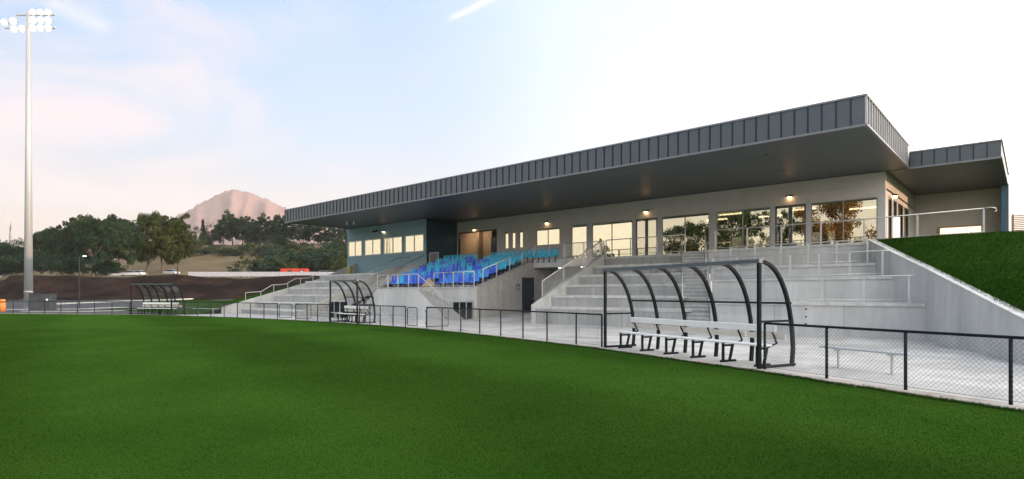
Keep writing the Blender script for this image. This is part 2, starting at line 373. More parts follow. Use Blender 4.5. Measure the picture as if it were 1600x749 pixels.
fence([2.5, 1.15, -0.23, -1.6, -2.95, -4.30], 'black chain wire fence beside the near dugout at the right edge')
fence([-9.78, -10.95, -12.45, -13.85, -15.3, -16.75, -18.2, -19.7, -21.05], 'black low fence between the near dugout and the middle gate')
fence([-22.85, -24.0, -25.25, -26.2, -27.2], 'black short fence between the middle gate and the middle dugout')
fence([-30.3, -31.5, -32.6, -33.85], 'black short fence left of the middle dugout in front of the far terrace')
fence(steps(-35.85, -48.4, 8), 'black low fence running from the far gate to the far dugout')
fence(steps(-52.6, -70.5, 13), 'black low fence left of the far dugout passing the floodlight mast')

def gate(x, ang, label, wd=0.98):
    t = thing('gate_leaf', label, 'gate', (x, fy(x), 0), ang, 'black tubular gate leaves')
    h = 0.97; r = 0.1
    pts = [(0.06, 0, 0.1), (0.06, 0, h-r), (0.06+r*0.3, 0, h-r*0.3), (0.06+r, 0, h), (wd-r, 0, h), (wd-r*0.3, 0, h-r*0.3), (wd, 0, h-r), (wd, 0, 0.1), (0.06, 0, 0.1)]
    MB().tube(pts, 0.021, 8).build('frame', BLACK, t, True)
    chain(wd-0.1, h-0.14).build('chain_link', WIRE, t, loc=(0.08, 0, 0.11), kind='stuff')
    for z in (0.25, 0.8): MB().tube([(-0.01, 0, z), (0.08, 0, z)], 0.016, 6).build('hinge', BLACK, t)
    MB().box(wd-0.1, -0.03, h-0.14, wd-0.04, 0.03, h-0.08).build('latch', GALV, t)
gate(-22.75, rad(-8), 'right swinging black gate leaf hinged on the fence left of the middle opening')
gate(-21.2, rad(58), 'black gate leaf swung inward on the fence right of the middle opening', 1.1)
gate(-35.75, rad(28), 'black gate leaf swung half inward left of the far opening')
gate(-33.95, rad(75), 'black gate leaf swung fully inward right of the far opening')

# ---------------------------------------------------------------- dugouts
def dugout(p0, p1, nb, label, bench_label, grp='team dugouts along the fence', x0=0.25):
    a = Vector((*p0, 0)); d = Vector((*p1, 0))-a; L = d.length; ang = math.atan2(d.y, d.x)
    t = thing('team_dugout', label, 'dugout', a, ang, grp)
    H = 2.35; D = 1.12
    prof = [(D*math.sin(q)**0.92 if q else 0, H*math.cos(q)**0.85 if q < math.pi/2-1e-6 else 0) for q in [math.pi/2*i/12 for i in range(13)]]
    prof = [(y-(0.05 if i == 12 else 0), z) for i, (y, z) in enumerate(prof)]
    arch = MB()
    for (y0, z0), (y1, z1) in zip(prof, prof[1:]): arch.sq((0, y0, z0), (0, y1, z1), 0.075, 0.07)
    am = arch.mesh('arch', BLACK)
    for i in range(nb+1): put('arch', am, t, (L*i/nb, 0, 0))
    pm = MB().box(-0.035, -0.035, 0, 0.035, 0.035, H).mesh('front_post', BLACK)
    put('front_post', pm, t, (0, 0, 0)); put('front_post', pm, t, (L, 0, 0))
    MB().box(-0.05, -0.06, H-0.04, L+0.05, 0.05, H+0.045).build('top_beam', mat('dugout_gutter', (0.10, 0.13, 0.15), 0.3, 0.4, vary=0.1), t)
    MB().box(0, D*0.93-0.03, 1.40, L, D*0.93+0.02, 1.45).build('rear_rail', BLACK, t)
    bm_ = MB().sq((0, 0, 1.03), (0, D*0.985, 1.03), 0.045).mesh('end_rail', BLACK); sk = MB().sq((0, 0, 0.035), (0, D+0.05, 0.035), 0.055).mesh('base_rail', BLACK)
    for xx in (0, L): put('end_rail', bm_, t, (xx, 0, 0)); put('base_rail', sk, t, (xx, 0, 0))
    sh = MB()
    for i, ((y0, z0), (y1, z1)) in enumerate(zip(prof[:-2], prof[1:-1])):
        sh.quad((0.03, y0+0.036, z0+0.01), (L/nb-0.03, y0+0.036, z0+0.01), (L/nb-0.03, y1+0.036, z1+0.01), (0.03, y1+0.036, z1+0.01))
    sm = sh.mesh('clear_sheet', POLY)
    for i in range(nb): put('clear_sheet', sm, t, (L*i/nb, 0, 0))
    # the bench inside
    b = thing('dugout_bench', bench_label, 'bench', a, ang, 'white benches inside the dugouts')
    xe = L-0.12
    MB().box(x0, 0.30, 0.455, xe, 0.58, 0.50).build('seat', WHITE, b, bevel=0.012)
    MB().box(x0+0.1, 0.68, 0.77, xe, 0.73, 0.93).build('backrest', WHITE, b, bevel=0.015)
    bp = MB().box(0.045, 0.90, 0.585, L/nb-0.045, 0.925, 0.72).mesh('lower_panel', CREAM)
    for i in range(nb): put('lower_panel', bp, b, (L*i/nb, 0, 0))
    lg = MB()
    lg.sq((0, 0.30, 0), (0, 0.30, 0.455), 0.05); lg.sq((0, 0.28, 0.40), (0, 0.62, 0.40), 0.045); lg.sq((0, 0.62, 0.40), (0, 0.52, 0.03), 0.05); lg.sq((0, 0.22, 0.025), (0, 0.72, 0.025), 0.05)
    lm = lg.mesh('leg', BLACK); ba = MB().sq((0, 0.60, 0.40), (0, 0.95, 0.50), 0.03).sq((0, 0.95, 0.50), (0, 0.76, 0.84), 0.03).mesh('back_bracket', BLACK)
    for i in range(nb+1):
        x = x0+0.12+(xe-x0-0.3)*i/nb
        put('leg', lm, b, (x, 0, 0)); put('back_bracket', ba, b, (x, 0, 0))
dugout((-9.62, 14.95), (-4.42, 12.99), 5, 'large near black framed dugout with five clear bays', 'long white bench inside the near dugout')
dugout((-30.25, 17.95), (-27.35, 17.86), 3, 'middle black framed dugout with three clear bays before the left terrace', 'short white bench inside the middle dugout')
dugout((-52.5, 13.85), (-48.5, 15.42), 5, 'far black framed dugout in front of the dirt bank', 'white bench inside the far dugout')

# ---------------------------------------------------------------- concourse benches and bins
ALU = mat('brushed_aluminium', (0.62, 0.66, 0.70), 0.35, 0.6, vary=0.06)
def bench(a, b, label):
    a = Vector((*a, 0)); d = Vector((*b, 0))-a; L = d.length
    t = thing('low_bench', label, 'bench', a, math.atan2(d.y, d.x), 'backless metal benches on the concourse')
    for y in (-0.125, 0.005): MB().box(0, y, 0.42, L, y+0.12, 0.455).build('plank', ALU, t)
    for x in (L*0.2, L*0.8):
        lg = MB(); lg.tube([(x, 0, 0), (x, 0, 0.385)], 0.028, 8); lg.box(x-0.03, -0.12, 0.385, x+0.03, 0.12, 0.418); lg.box(x-0.09, -0.09, 0, x+0.09, 0.09, 0.012)
        lg.build('leg', GALV, t)
bench((-3.55, 14.55), (-1.75, 13.75), 'metal bench behind the chain wire at right edge of the concourse')
bench((-13.0, 18.0), (-11.3, 17.5), 'metal bench just left of the near dugout')
bench((-27.7, 20.1), (-25.4, 20.0), 'metal bench behind the middle gate, nearest the podium wall')
bench((-29.9, 20.2), (-28.3, 20.15), 'metal bench just right of the middle dugout')
bench((-34.6, 19.6), (-32.0, 19.7), 'metal bench just left of the middle dugout by the wheeled bin shed')
bench((-37.2, 19.4), (-35.1, 19.5), 'metal bench behind the far gate opening')
bench((-50.3, 17.6), (-46.9, 18.2), 'metal bench on the grass edge beyond the far dugout')
def bin_unit(loc, label):
    t = thing('bin_enclosure', label, 'bin', loc, rad(8), 'black bin enclosures with pale steel frames')
    for x in (-0.52, 0.02): MB().box(x, -0.3, 0.08, x+0.5, 0.3, 1.08).build('door_panel', BLACK, t, bevel=0.02)
    f = MB()
    for x in (-0.54, 0.0, 0.54):
        for y in (-0.31, 0.31): f.box(x-0.018, y-0.018, 0, x+0.018, y+0.018, 1.12)
    f.build('frame', GALV, t)
    MB().box(-0.57, -0.35, 1.12, 0.57, 0.35, 1.17).build('lid', GALV, t, bevel=0.01)
bin_unit((-26.6, 25.0, 0), 'black bin enclosure at the corner of the seating podium')
bin_unit((-33.6, 20.5, 0), 'black bin enclosure behind the middle dugout beside the left terrace')

# ---------------------------------------------------------------- terraces (right of the undercroft)
def rail(name, pts, label=None, posts=None, h=1.0, low=True, balus=None, group='galvanised handrails', mt=GALV, parent=None, extra=0.0, sz=0.035):
    """pts: base line of the handrail; posts: fractions along it"""
    P = [Vector(p) for p in pts]; o0 = P[0].copy()
    t = parent or thing('handrail', label, 'handrail', o0, 0, group)
    if parent: o0 = Vector((0, 0, 0))
    up = Vector((0, 0, h))
    seg = [(b-a).length for a, b in zip(P, P[1:])]; tot = sum(seg)
    def pos(f):
        s = f*tot
        for a, b, l in zip(P, P[1:], seg):
            if s <= l+1e-6: return a+(b-a)*(s/l)
            s -= l
        return P[-1]
    ex = (P[-1]-P[-2]).normalized()*extra
    MB().tube([p-o0+up for p in P]+([P[-1]+ex-o0+up] if extra else []), 0.029, 8).build('top_rail', mt, t, True)
    if low: MB().tube([p-o0+Vector((0, 0, 0.10)) for p in P], 0.016, 6).build('lower_rail', mt, t, True)
    pm = MB().box(-sz, -0.012, 0, sz, 0.012, h).mesh('post', mt)
    for f in posts: put('post', pm, t, pos(f)-o0)
    if balus:
        n = int(tot/balus); bm_ = MB().tube([(0, 0, 0.1), (0, 0, h)], 0.012, 4).mesh('baluster', mt)
        for i in range(1, n): put('baluster', bm_, t, pos(i/n)-o0)
    return t
def fr(n): return [i/n for i in range(n+1)]

# right wing retaining wall line
WL = [(-0.13, 18.0, 1.03), (-2.75, 24.6, 2.50), (-3.95, 26.5, 3.18), (-4.85, 28.3, 3.70), (-5.5, 30.2, 4.05), (-5.75, 31.5, 4.06)]
def wlx(y):
    for a, b in zip(WL, WL[1:]):
        if a[1] <= y <= b[1]: return a[0]+(b[0]-a[0])*(y-a[1])/(b[1]-a[1])
    return WL[-1][0]
TY = [24.6+1.4*i for i in range(6)]; TZ = [0.92+0.61*i for i in range(6)]
def stx(y): return -11.7-(y-24.6)*0.478            # left edge of the aisle stair
terr = thing('spectator_terrace', 'stepped concrete terrace between the undercroft wall and the aisle stair', 'terrace', (-20.6, 24.6, 0))
o0 = Vector((-20.6, 24.6, 0))
JX = [-20.35, -17.9, -15.3, -12.9]
for i in range(6):
    y = TY[i]; z0 = (TZ[i-1] if i else 0); z1 = TZ[i]; y1 = (TY[i+1] if i < 5 else 34.98); xr = stx(y)-0.04
    cuts = [-20.35]+[x for x in (-17.6, -14.9) if x < xr-0.8]+[xr]
    if i == 5: cuts = [-20.35, -17.6, xr]
    for a, b in zip(cuts, cuts[1:]):
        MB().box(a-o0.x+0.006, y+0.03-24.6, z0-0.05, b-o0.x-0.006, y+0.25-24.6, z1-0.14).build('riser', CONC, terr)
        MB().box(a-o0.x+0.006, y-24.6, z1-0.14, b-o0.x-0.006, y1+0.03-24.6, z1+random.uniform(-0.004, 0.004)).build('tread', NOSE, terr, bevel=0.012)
# sloping side wall of the terrace beside the undercroft
w1 = thing('terrace_side_wall', 'sloping concrete side wall rising beside the undercroft ramp', 'wall', (-20.6, 24.55, 0))
MB().prism([(0, 0, -0.1), (0, 0, 1.0), (0, 7.0, 4.12), (0, 7.0, -0.1)], (0.25, 0, 0)).build('wall_panel', CONC2, w1)
rail('side', [(-20.5, 25.4, 1.38), (-20.5, 31.4, 4.05)], 'sloping handrail with upright bars on the terrace side wall', fr(3), 0.95, True, 0.115)
# aisle stair
stair = thing('aisle_stair', 'narrow concrete stair climbing between the plain terrace and the railed terraces', 'stair', (-10.8, 24.6, 0))
n = 22
for k in range(n):
    y = 24.3+7.0*k/n; z = 4.0*(k+1)/n; xl = stx(y); xr = xl+1.25
    MB().box(xl+10.8, y-24.6, max(0, z-0.4), xr+10.8, 31.5-24.6 if k == n-1 else y-24.6+0.40, z-0.05).build('step', BLOCK, stair)
    MB().box(xl+10.8, y-24.6-0.02, z-0.05, xr+10.8, 31.5-24.6 if k == n-1 else y-24.6+0.34, z).build('nosing', NOSE, stair)
for dx in (-0.04, 1.3):
    pts = [(stx(24.4)+dx, 24.4, 0.25), (stx(31.0)+dx, 31.0, 3.95)]
    rail('stair_rail', pts, 'steep handrail on the %s side of the aisle stair' % ('left' if dx < 0 else 'right'), fr(4), 0.95, False, sz=0.022)
# railed terraces on the right
rt = thing('walled_terrace', 'tall walled concrete terraces with steel rails right of the aisle stair', 'terrace', (-9, 24.6, 0))
RY = [24.6, 26.5, 28.3, 30.2]; RZ = [1.3, 2.33, 2.94, 3.97]
for i in range(4):
    y = RY[i]; z0 = RZ[i-1] if i else 0; y1 = RY[i+1] if i < 3 else 34.98
    xl = stx(y)+1.42; xr = wlx(y)-0.02; xr2 = wlx(min(y1, 31.4))-0.02
    for q in range(3):
        a = xl+(xr-xl)*q/3+0.005; b = xl+(xr-xl)*(q+1)/3-0.005
        MB().prism([(a+9, y+0.05-24.6, z0-0.05), (b+9, y+0.05-24.6, z0-0.05), (b+9, y+0.05-24.6, RZ[i]-0.12), (a+9, y+0.05-24.6, RZ[i]-0.12)], (0, 0.25, 0)).build('wall_panel', CONC2, rt)
    MB().prism([(xl+9, y-24.6, RZ[i]-0.12), (xr+9, y-24.6, RZ[i]-0.12), (xr2+9, y1+0.05-24.6, RZ[i]-0.12), (xl-0.6+9, y1+0.05-24.6, RZ[i]-0.12)], (0, 0, 0.12)).build('deck', NOSE, rt)
    MB().prism([(xl-0.14+9, y-0.02-24.6, max(0, z0-0.6)), (xl+9-0.01, y-0.02-24.6, max(0, z0-0.6)), (xl-0.01-(y1-y)*0.478+9, y1-24.6, max(0, z0-0.6)), (xl-0.14-(y1-y)*0.478+9, y1-24.6, max(0, z0-0.6))], (0, 0, RZ[i]-0.02-max(0, z0-0.6))).build('stair_cheek', CONC2, rt)
for zz in (1.03, 0.73, 0.45): MB().tube([(2.4, 0.03, zz), (2.4, 0.055, zz)], 0.035, 8).build('tie_hole', ASPH, rt)
rail('r1', [(stx(24.85)+1.5, 24.85, 1.3), (wlx(24.85)-0.35, 24.85, 1.3)], 'lowest steel rail on the right terraces', fr(5), 0.98, extra=0.12)
rail('r2', [(stx(26.75)+1.5, 26.75, 2.33), (wlx(26.75)-0.3, 26.75, 2.33)], 'second steel rail from the bottom of the right terraces', fr(6), 1.0, extra=0.2)
rail('r3', [(stx(28.55)+2.5, 28.55, 2.94), (wlx(28.5)-0.3, 28.55, 2.94)], 'third steel rail from the bottom of the right terraces', fr(5), 1.0, extra=0.1)
g4 = rail('r4', [(-12.6, 30.35, 3.97), (-5.7, 30.35, 3.97), (-1.45, 30.35, 4.05)], 'long steel rail along the upper walkway ending in a curled hook over the lawn', [0, .15, .30, .46, .62, .80, 1.0], 1.05)
MB().tube([(11.15, 0, 1.13), (11.40, 0, 1.15), (11.53, 0, 1.10), (11.55, 0, 1.0), (11.45, 0, 0.95)], 0.024, 8).build('hook_end', GALV, g4, True)
rail('r5', [(-20.3, 31.65, 4.0), (stx(31.6)+0.1, 31.65, 4.0)], 'steel rail in front of the tall windows left of the aisle stair', fr(3), 1.05)
# retaining wing wall
rw = thing('retaining_wall', 'smooth concrete wing wall with sloping top holding up the lawn', 'wall', (-3.75, 24.6, 0))
for (x0, y0, z0), (x1, y1, z1) in zip(WL, WL[1:]):
    a = [(x0+3.75, y0-24.6, -0.1), (x0+3.75, y0-24.6, z0), (x1+3.75, y1-24.6, z1), (x1+3.75, y1-24.6, -0.1)]
    MB().prism(a, (0.24, 0.05, 0)).build('wall_panel', CONC2, rw)
    MB().prism([(x0+3.735, y0-24.6, z0), (x0+3.735, y0-24.6, z0+0.03), (x1+3.735, y1-24.6, z1+0.03), (x1+3.735, y1-24.6, z1)], (0.27, 0.05, 0)).build('coping', NOSE, rw)
a = [(3.62, -6.6, -0.1), (3.62, -6.6, 1.03), (6.2, -11.0, 0.2), (6.2, -11.0, -0.1)]
MB().prism(a, (0.24, 0.05, 0)).build('wall_panel', CONC2, rw)
# lawn bank behind it
lb = MB(); rows = 26; cols = 18
ys = [13.5+(31.6-13.5)*i/rows for i in range(rows+1)]+[36, 44, 70]
def wall_z(y):
    pts = [(13.6, 0.1)]+[(p[1], p[2]) for p in WL]
    if y <= pts[0][0]: return pts[0][1]
    for a, b in zip(pts, pts[1:]):
        if y <= b[0]: return a[1]+(b[1]-a[1])*(y-a[0])/(b[0]-a[0])
    return 4.03
def bank_x(y): return wlx(y)+0.12 if y > 18 else -0.01+(18-y)*0.58
idx = {}
for i, y in enumerate(ys):
    for j in range(cols+1):
        u = j/cols; x = bank_x(min(y, 31.4))+(u**1.6)*45
        zz = min(4.02, wall_z(y)-0.03+0.16*min(u*6, 1)*(1 if y < 29 else max(0, (31-y)/2)))
        zz += random.uniform(-0.015, 0.015); idx[i, j] = len(lb.v); lb.v.append((x, y, zz))
for i in range(len(ys)-1):
    for j in range(cols): lb.f.append((idx[i, j], idx[i+1, j], idx[i+1, j+1], idx[i, j+1]))
tag(lb.build('lawn_bank', TURF2, None, True), kind='structure')

# ---------------------------------------------------------------- podium and seats
pod = thing('seating_podium', 'concrete seating podium with solid front wall and sloping side wall', 'podium', (-26.2, 25.6, 0))
P0 = Vector((-26.2, 25.6, 0))
MB().box(-10.1, 0, -0.1, 0, 0.25, 2.0).build('front_wall', CONC2, pod)
MB().box(-10.15, -0.05, 2.0, 0.03, 0.28, 2.07).build('coping', NOSE, pod)
MB().prism([(0, 0.25, -0.1), (0, 0.25, 2.02), (0, 0.6, 2.1), (0, 5.8, 3.9), (0, 9.38, 3.9), (0, 9.38, -0.1)], (-0.22, 0, 0)).build('side_wall', BLOCK, pod)
MB().prism([(0.02, 0.25, 2.02), (0.02, 0.6, 2.1), (0.02, 5.8, 3.9), (0.02, 5.8, 3.96), (0.02, 0.58, 2.17), (0.02, 0.25, 2.09)], (-0.26, 0, 0)).build('side_coping', CONC, pod)
for j in range(7):
    y = 0.3+0.86*j; z = 2.0+0.3*j
    MB().box(-10.1, y, z-0.35, -0.22, y+0.9 if j < 6 else 9.38, z-0.003*j).build('tier', CONC, pod)
# undercroft slab and passage
us = thing('walkway_slab', 'pale concrete walkway slab bridging over the undercroft entrance', 'slab', (-26.2, 31.5, 3.4))
MB().box(-0.0, 0, 0.05, 5.6, 3.48, 0.6).build('slab', CONC2, us)
for x, y in ((1.7, 0.9), (3.6, 0.9)):
    MB().tube([(x, y, 0.0), (x, y, 0.05)], 0.16, 12).build('round_light', COOL, us)
uw = thing('undercroft_wall', 'shaded block wall at the back of the undercroft with dark doorway', 'wall', (-26.2, 33.8, 0))
MB().box(0.0, 0, 0.25, 5.6, 0.2, 3.44).build('wall_panel', BLOCK, uw)
MB().box(1.6, -0.06, 0.3, 3.1, 0, 2.7).build('door', DOORM, uw)
MB().box(3.5, -0.05, 0.3, 4.5, 0, 2.7).build('door', FRAMED, uw)
ld = thing('service_door', 'dark steel door in the block wall under the seating', 'door', (-26.19, 30.85, 0.3))
MB().box(0, -0.62, 0, 0.05, 0.62, 2.45).build('frame', FRAMED, ld)
lf = MB().box(0.05, -0.54, 0.02, 0.07, 0.54, 2.37).build('leaf', DOORM, ld)
MB().box(0.07, 0.38, 0.95, 0.13, 0.5, 1.0).build('handle', GALV, ld)
MB().box(0.07, -0.35, 0.2, 0.085, 0.35, 0.5).build('vent_grille', FRAMED, ld)
sg = thing('door_sign', 'small blue and white pictogram sign left of the service door', 'sign', (-26.18, 29.8, 1.9))
MB().box(0, -0.17, 0, 0.02, 0.17, 0.36).build('plate', mat('sign_blue', (0.03, 0.06, 0.16), 0.4, vary=0), sg)
pg = MB().box(0.02, -0.10, 0.06, 0.024, -0.04, 0.22).box(0.02, 0.03, 0.06, 0.024, 0.09, 0.22).box(0.02, -0.09, 0.24, 0.024, -0.05, 0.28).box(0.02, 0.04, 0.24, 0.024, 0.08, 0.28)
pg.build('pictogram', WHITE, sg)

SEATC = [mat('seat_blue', (0.025, 0.10, 0.62), 0.3, vary=0.08), mat('seat_mid_blue', (0.05, 0.24, 0.75), 0.3, vary=0.08), mat('seat_turquoise', (0.03, 0.46, 0.66), 0.3, vary=0.08)]
CN = ['dark blue', 'mid blue', 'turquoise']
def seat_meshes(m):
    W = 0.232
    b = MB()   # backrest: curved shell with a hand slot
    pr = [(0.30, 0.38), (0.335, 0.53), (0.355, 0.70), (0.378, 0.88), (0.388, 0.93)]
    cols_ = [-W, -W*0.72, -W*0.3, W*0.3, W*0.72, W]; dep = [-0.05, -0.012, 0, 0, -0.012, -0.05]
    for th in (0, 1):
        for (y, z) in pr:
            for x, dy in zip(cols_, dep):
                xx = x*(0.93 if z > 0.9 else 1); b.v.append((xx, y+dy+th*0.022, z-(0.03 if abs(x) > W*0.9 and z > 0.9 else 0)))
    n6 = 6; r = len(pr); o = n6*r
    for i in range(r-1):
        for j in range(n6-1):
            if i == 2 and j == 2: continue
            b.f.append((i*n6+j, i*n6+j+1, (i+1)*n6+j+1, (i+1)*n6+j)); b.f.append((o+i*n6+j, o+(i+1)*n6+j, o+(i+1)*n6+j+1, o+i*n6+j+1))
    for j in range(n6-1):
        b.f.append(((r-1)*n6+j, (r-1)*n6+j+1, o+(r-1)*n6+j+1, o+(r-1)*n6+j))
    for i in range(r-1):
        b.f.append((i*n6, (i+1)*n6, o+(i+1)*n6, o+i*n6)); b.f.append((i*n6+5, o+i*n6+5, o+(i+1)*n6+5, (i+1)*n6+5))
    s = MB()   # seat pan with rolled front
    ps = [(0.32, 0.40), (0.20, 0.385), (0.05, 0.40), (-0.04, 0.41), (-0.07, 0.385), (-0.07, 0.33)]
    for (y, z) in ps:
        for x, dz in ((-W, 0.03), (-W*0.7, 0), (W*0.7, 0), (W, 0.03)): s.v.append((x, y, z+dz))
    for i in range(len(ps)-1):
        for j in range(3): s.f.append((i*4+j, i*4+j+1, (i+1)*4+j+1, (i+1)*4+j))
    return b.mesh('backrest', m, True), s.mesh('seat', m, True)
SM = [seat_meshes(m) for m in SEATC]
brk = MB().box(-0.02, 0.02, 0, 0.02, 0.28, 0.05).box(-0.02, 0.2, 0, 0.02, 0.26, 0.38).mesh('bracket', FRAMED)
ORD = ['first', 'second', 'third', 'fourth', 'fifth', 'sixth', 'seventh', 'eighth', 'ninth', 'tenth', 'eleventh', 'twelfth', 'thirteenth', 'fourteenth', 'fifteenth', 'sixteenth', 'seventeenth', 'eighteenth', 'nineteenth', 'twentieth']
ROW = ['front row', 'second row', 'third row', 'fourth row', 'fifth row', 'sixth row', 'back row']
sr = random.Random(3)
for j in range(7):
    y = 26.02+0.86*j; z = 2.0+0.3*j
    for blk, (xa, n_) in (('left', (-35.75, 9)), ('right', (-30.35, 8 if j < 6 else 13))):
        if blk == 'left' and j == 6: n_ = 8
        for k in range(n_):
            x = xa+0.49*k+0.24
            pt = [0.04, 0.25, 0.42, 0.55, 0.72, 0.88, 0.97][j]
            near_aisle = (blk == 'left' and k >= n_-2) or (blk == 'right' and k < 2)
            if near_aisle and 0 < j < 6: pt *= 0.35
            u = sr.random(); ci = 2 if u < pt else (0 if sr.random() < 0.55 else 1)
            t = thing('stadium_seat', '%s plastic seat, %s from the left in the %s of the %s block' % (CN[ci], ORD[k], ROW[j], blk), 'seat', (x, y, z), sr.uniform(-0.03, 0.03), 'blue and turquoise stadium seats')
            put('backrest', SM[ci][0], t); put('seat', SM[ci][1], t); put('bracket', brk, t)
rail('pod_front', [(-30.2, 25.72, 2.05), (-26.3, 25.72, 2.05)], 'steel rail on the podium edge right of the front stair', fr(4), 0.98)
rail('pod_side', [(-26.1, 26.3, 2.2), (-26.1, 31.4, 3.95)], 'sloping steel rail beside the seats on the podium side wall', fr(4), 0.98, False)
rail('walk', [(-26.1, 31.55, 4.0), (-23.6, 31.55, 4.0)], 'steel rail behind which the back row overhangs the undercroft', fr(2), 1.0)
rail('walk2', [(-23.5, 31.55, 4.0), (-20.4, 31.55, 4.0)], 'barred steel rail on the walkway slab above the undercroft', fr(2), 1.0, True, 0.115)
# front landing with twin stairs
ft = thing('front_stair', 'concrete landing with twin stairs in front of the seating podium', 'stair', (-34.9, 24.4, 0))
MB().prism([(0, 0, -0.05), (4.6, 0, -0.05), (7.3, 0, -0.02), (7.3, 0, 0.15), (4.5, 0, 1.95), (0, 0, 1.95), (-2.4, 0, 0.15), (-2.4, 0, -0.05)], (0, 0.14, 0)).build('outer_wall', CONC2, ft)
MB().box(0, 0.14, 1.8, 4.5, 1.2, 1.95).build('landing', NOSE, ft)
for k in range(11):
    z = 1.95*(11-k)/12; x = 4.5+k*0.28
    MB().box(x, 0.14, z-0.3 if z > 0.3 else 0, x+0.29, 1.2, z).build('step', BLOCK, ft)
    x = -k*0.22; MB().box(x-0.23, 0.14, max(0, z-0.3), x, 1.2, z).build('step', BLOCK, ft)
MB().prism([(4.62, -0.02, 1.92), (7.6, -0.02, 0.0), (9.0, -0.02, 0.0), (9.0, -0.02, 0.12), (7.9, -0.02, 0.75), (5.0, -0.02, 1.95), (4.7, -0.02, 1.95)], (0, 0.016, 0)).build('stair_string', BLOCK, ft)
rail('land', [(-34.9, 24.47, 1.95), (-30.4, 24.47, 1.95), (-27.5, 24.47, 0.25), (-26.9, 24.47, 0.2)], 'steel rail round the front landing running down its right stair', [0, .14, .28, .42, .545, .75, .95], 0.98)
rail('land2', [(-34.9, 25.4, 1.95), (-37.2, 25.4, 0.3)], 'steel rail running down the left front stair', fr(2), 0.95, False)
# sandbag heap at the aisle foot
sb = thing('rubbish_sack', 'crumpled beige sack left at the foot of the seating aisle', 'sack', (-31.0, 25.95, 2.07))
sm_ = MB()
for a in range(9):
    q = a/9*math.tau; 
for i in range(5):
    for a in range(10):
        q = a/10*math.tau; rr = [0.42, 0.46, 0.38, 0.2, 0.1][i]*(1+0.2*math.sin(a*3+i*2)); sm_.v.append((rr*math.cos(q)*1.4, rr*math.sin(q)*0.6, [0, 0.1, 0.25, 0.4, 0.62][i]+0.03*math.sin(a*2)))
for i in range(4):
    for a in range(10): b = (a+1) % 10; sm_.f.append((i*10+a, i*10+b, i*10+10+b, i*10+10+a))
sm_.f.append(tuple(range(40, 50)))
sm_.build('body', mat('sack_cloth', (0.42, 0.33, 0.22), 0.9, vary=0.2, scale=6), sb)

# ---------------------------------------------------------------- left terrace and its stair
lt = thing('spectator_terrace', 'wide left concrete terrace below the blue grey control room', 'terrace', (-48.2, 20.5, 0))
LY = [20.5, 21.9, 23.3, 24.7, 26.1, 27.5]; LZ = [0.42, 0.93, 1.54, 2.13, 2.72, 3.3]
for i in range(6):
    y = LY[i]-20.5; y1 = (LY[i+1] if i < 5 else 31.48)-20.5; z0 = LZ[i-1] if i else 0
    for a, b in ((0, 3.2), (3.2, 6.4), (6.4, 9.35)):
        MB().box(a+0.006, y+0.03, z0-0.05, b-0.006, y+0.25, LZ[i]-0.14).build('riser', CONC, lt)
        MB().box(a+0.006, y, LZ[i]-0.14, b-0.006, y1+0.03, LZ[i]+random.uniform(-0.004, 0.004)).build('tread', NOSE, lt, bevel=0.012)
MB().prism([(9.36, -0.3, -0.05), (9.36, -0.3, 0.15), (9.36, 2.5, 1.35), (9.36, 7.5, 3.6), (9.36, 9, 3.9), (9.36, 10.9, 3.9), (9.36, 10.9, -0.05)], (0.2, 0, 0)).build('side_wall', BLOCK, lt)
lw = thing('wing_wall', 'sloping concrete wing wall closing the left end of the far terrace', 'wall', (-48.3, 19.0, 0))
MB().prism([(-0.5, 0.2, -0.1), (-0.5, 0.2, 0.5), (0, 8.6, 2.95), (0, 12.4, 3.3), (0, 12.4, -0.1)], (-0.22, 0, 0)).build('wall_panel', CONC2, lw)
MB().prism([(0.02, 9.4, 3.3), (0.02, 12.4, 4.5), (0.02, 12.4, 3.2)], (-0.26, 0, 0)).build('parapet', CONC, lw)
rail('wing', [(-48.55, 21.0, 0.95), (-48.5, 22.3, 1.05), (-48.45, 23.2, 1.6), (-48.4, 24.4, 1.7), (-48.35, 25.3, 2.2), (-48.3, 26.6, 2.3), (-48.3, 27.6, 2.95), (-48.3, 31.0, 3.2)], 'kinked pale handrail following the far wing wall', [0, .12, .24, .36, .48, .6, .74, .87, 1], 0.75, False)
ls = thing('side_stair', 'stair between the left terrace and the blue seats', 'stair', (-38.6, 21.3, 0))
for k in range(22):
    z = 4.0*(k+1)/22; y = 9.0*k/22
    MB().box(0.05, y, max(0, z-0.4), 2.1, y+0.8 if k < 21 else 13.6, z).build('step', CONC, ls)
rail('ss1', [(-38.7, 25.1, 1.75), (-38.7, 29.2, 3.6), (-38.7, 30.3, 3.7)], 'dark handrail on the left side of the stair by the control room', fr(3), 0.98, False, mt=mat('dull_steel', (0.28, 0.3, 0.3), 0.45, 0.6))
rail('ss2', [(-36.4, 25.6, 2.0), (-36.4, 30.2, 3.9)], 'dark handrail between the side stair and the blue seats', fr(3), 0.9, False, mt=MATS['dull_steel'])
rail('ss3', [(-37.3, 31.3, 4.0), (-36.2, 31.3, 4.0)], 'short barred gate panel at the top of the side stair', fr(1), 1.0, True, 0.1)
# dark cladding return beside the podium's left end
MB().box(-10.15, 0.25, -0.1, -9.95, 5.6, 1.9).build('side_wall', CONC2, pod)

# ---------------------------------------------------------------- main building
Bd = thing('grandstand_building', 'long low clubhouse with deep dark cantilevered roof and glazed front', 'building', (-27, 35, 0))
BO = Vector((-27, 35, 0))
def wpart(mb, name, m, parent=Bd, **k):
    o = mb.build(name, m, parent, **k)
    o.location = -BO if parent is Bd else (0, 0, 0)
    return o
FZ = 4.0; SZ = 7.93; TOPZ = 9.12; WY = 35.0
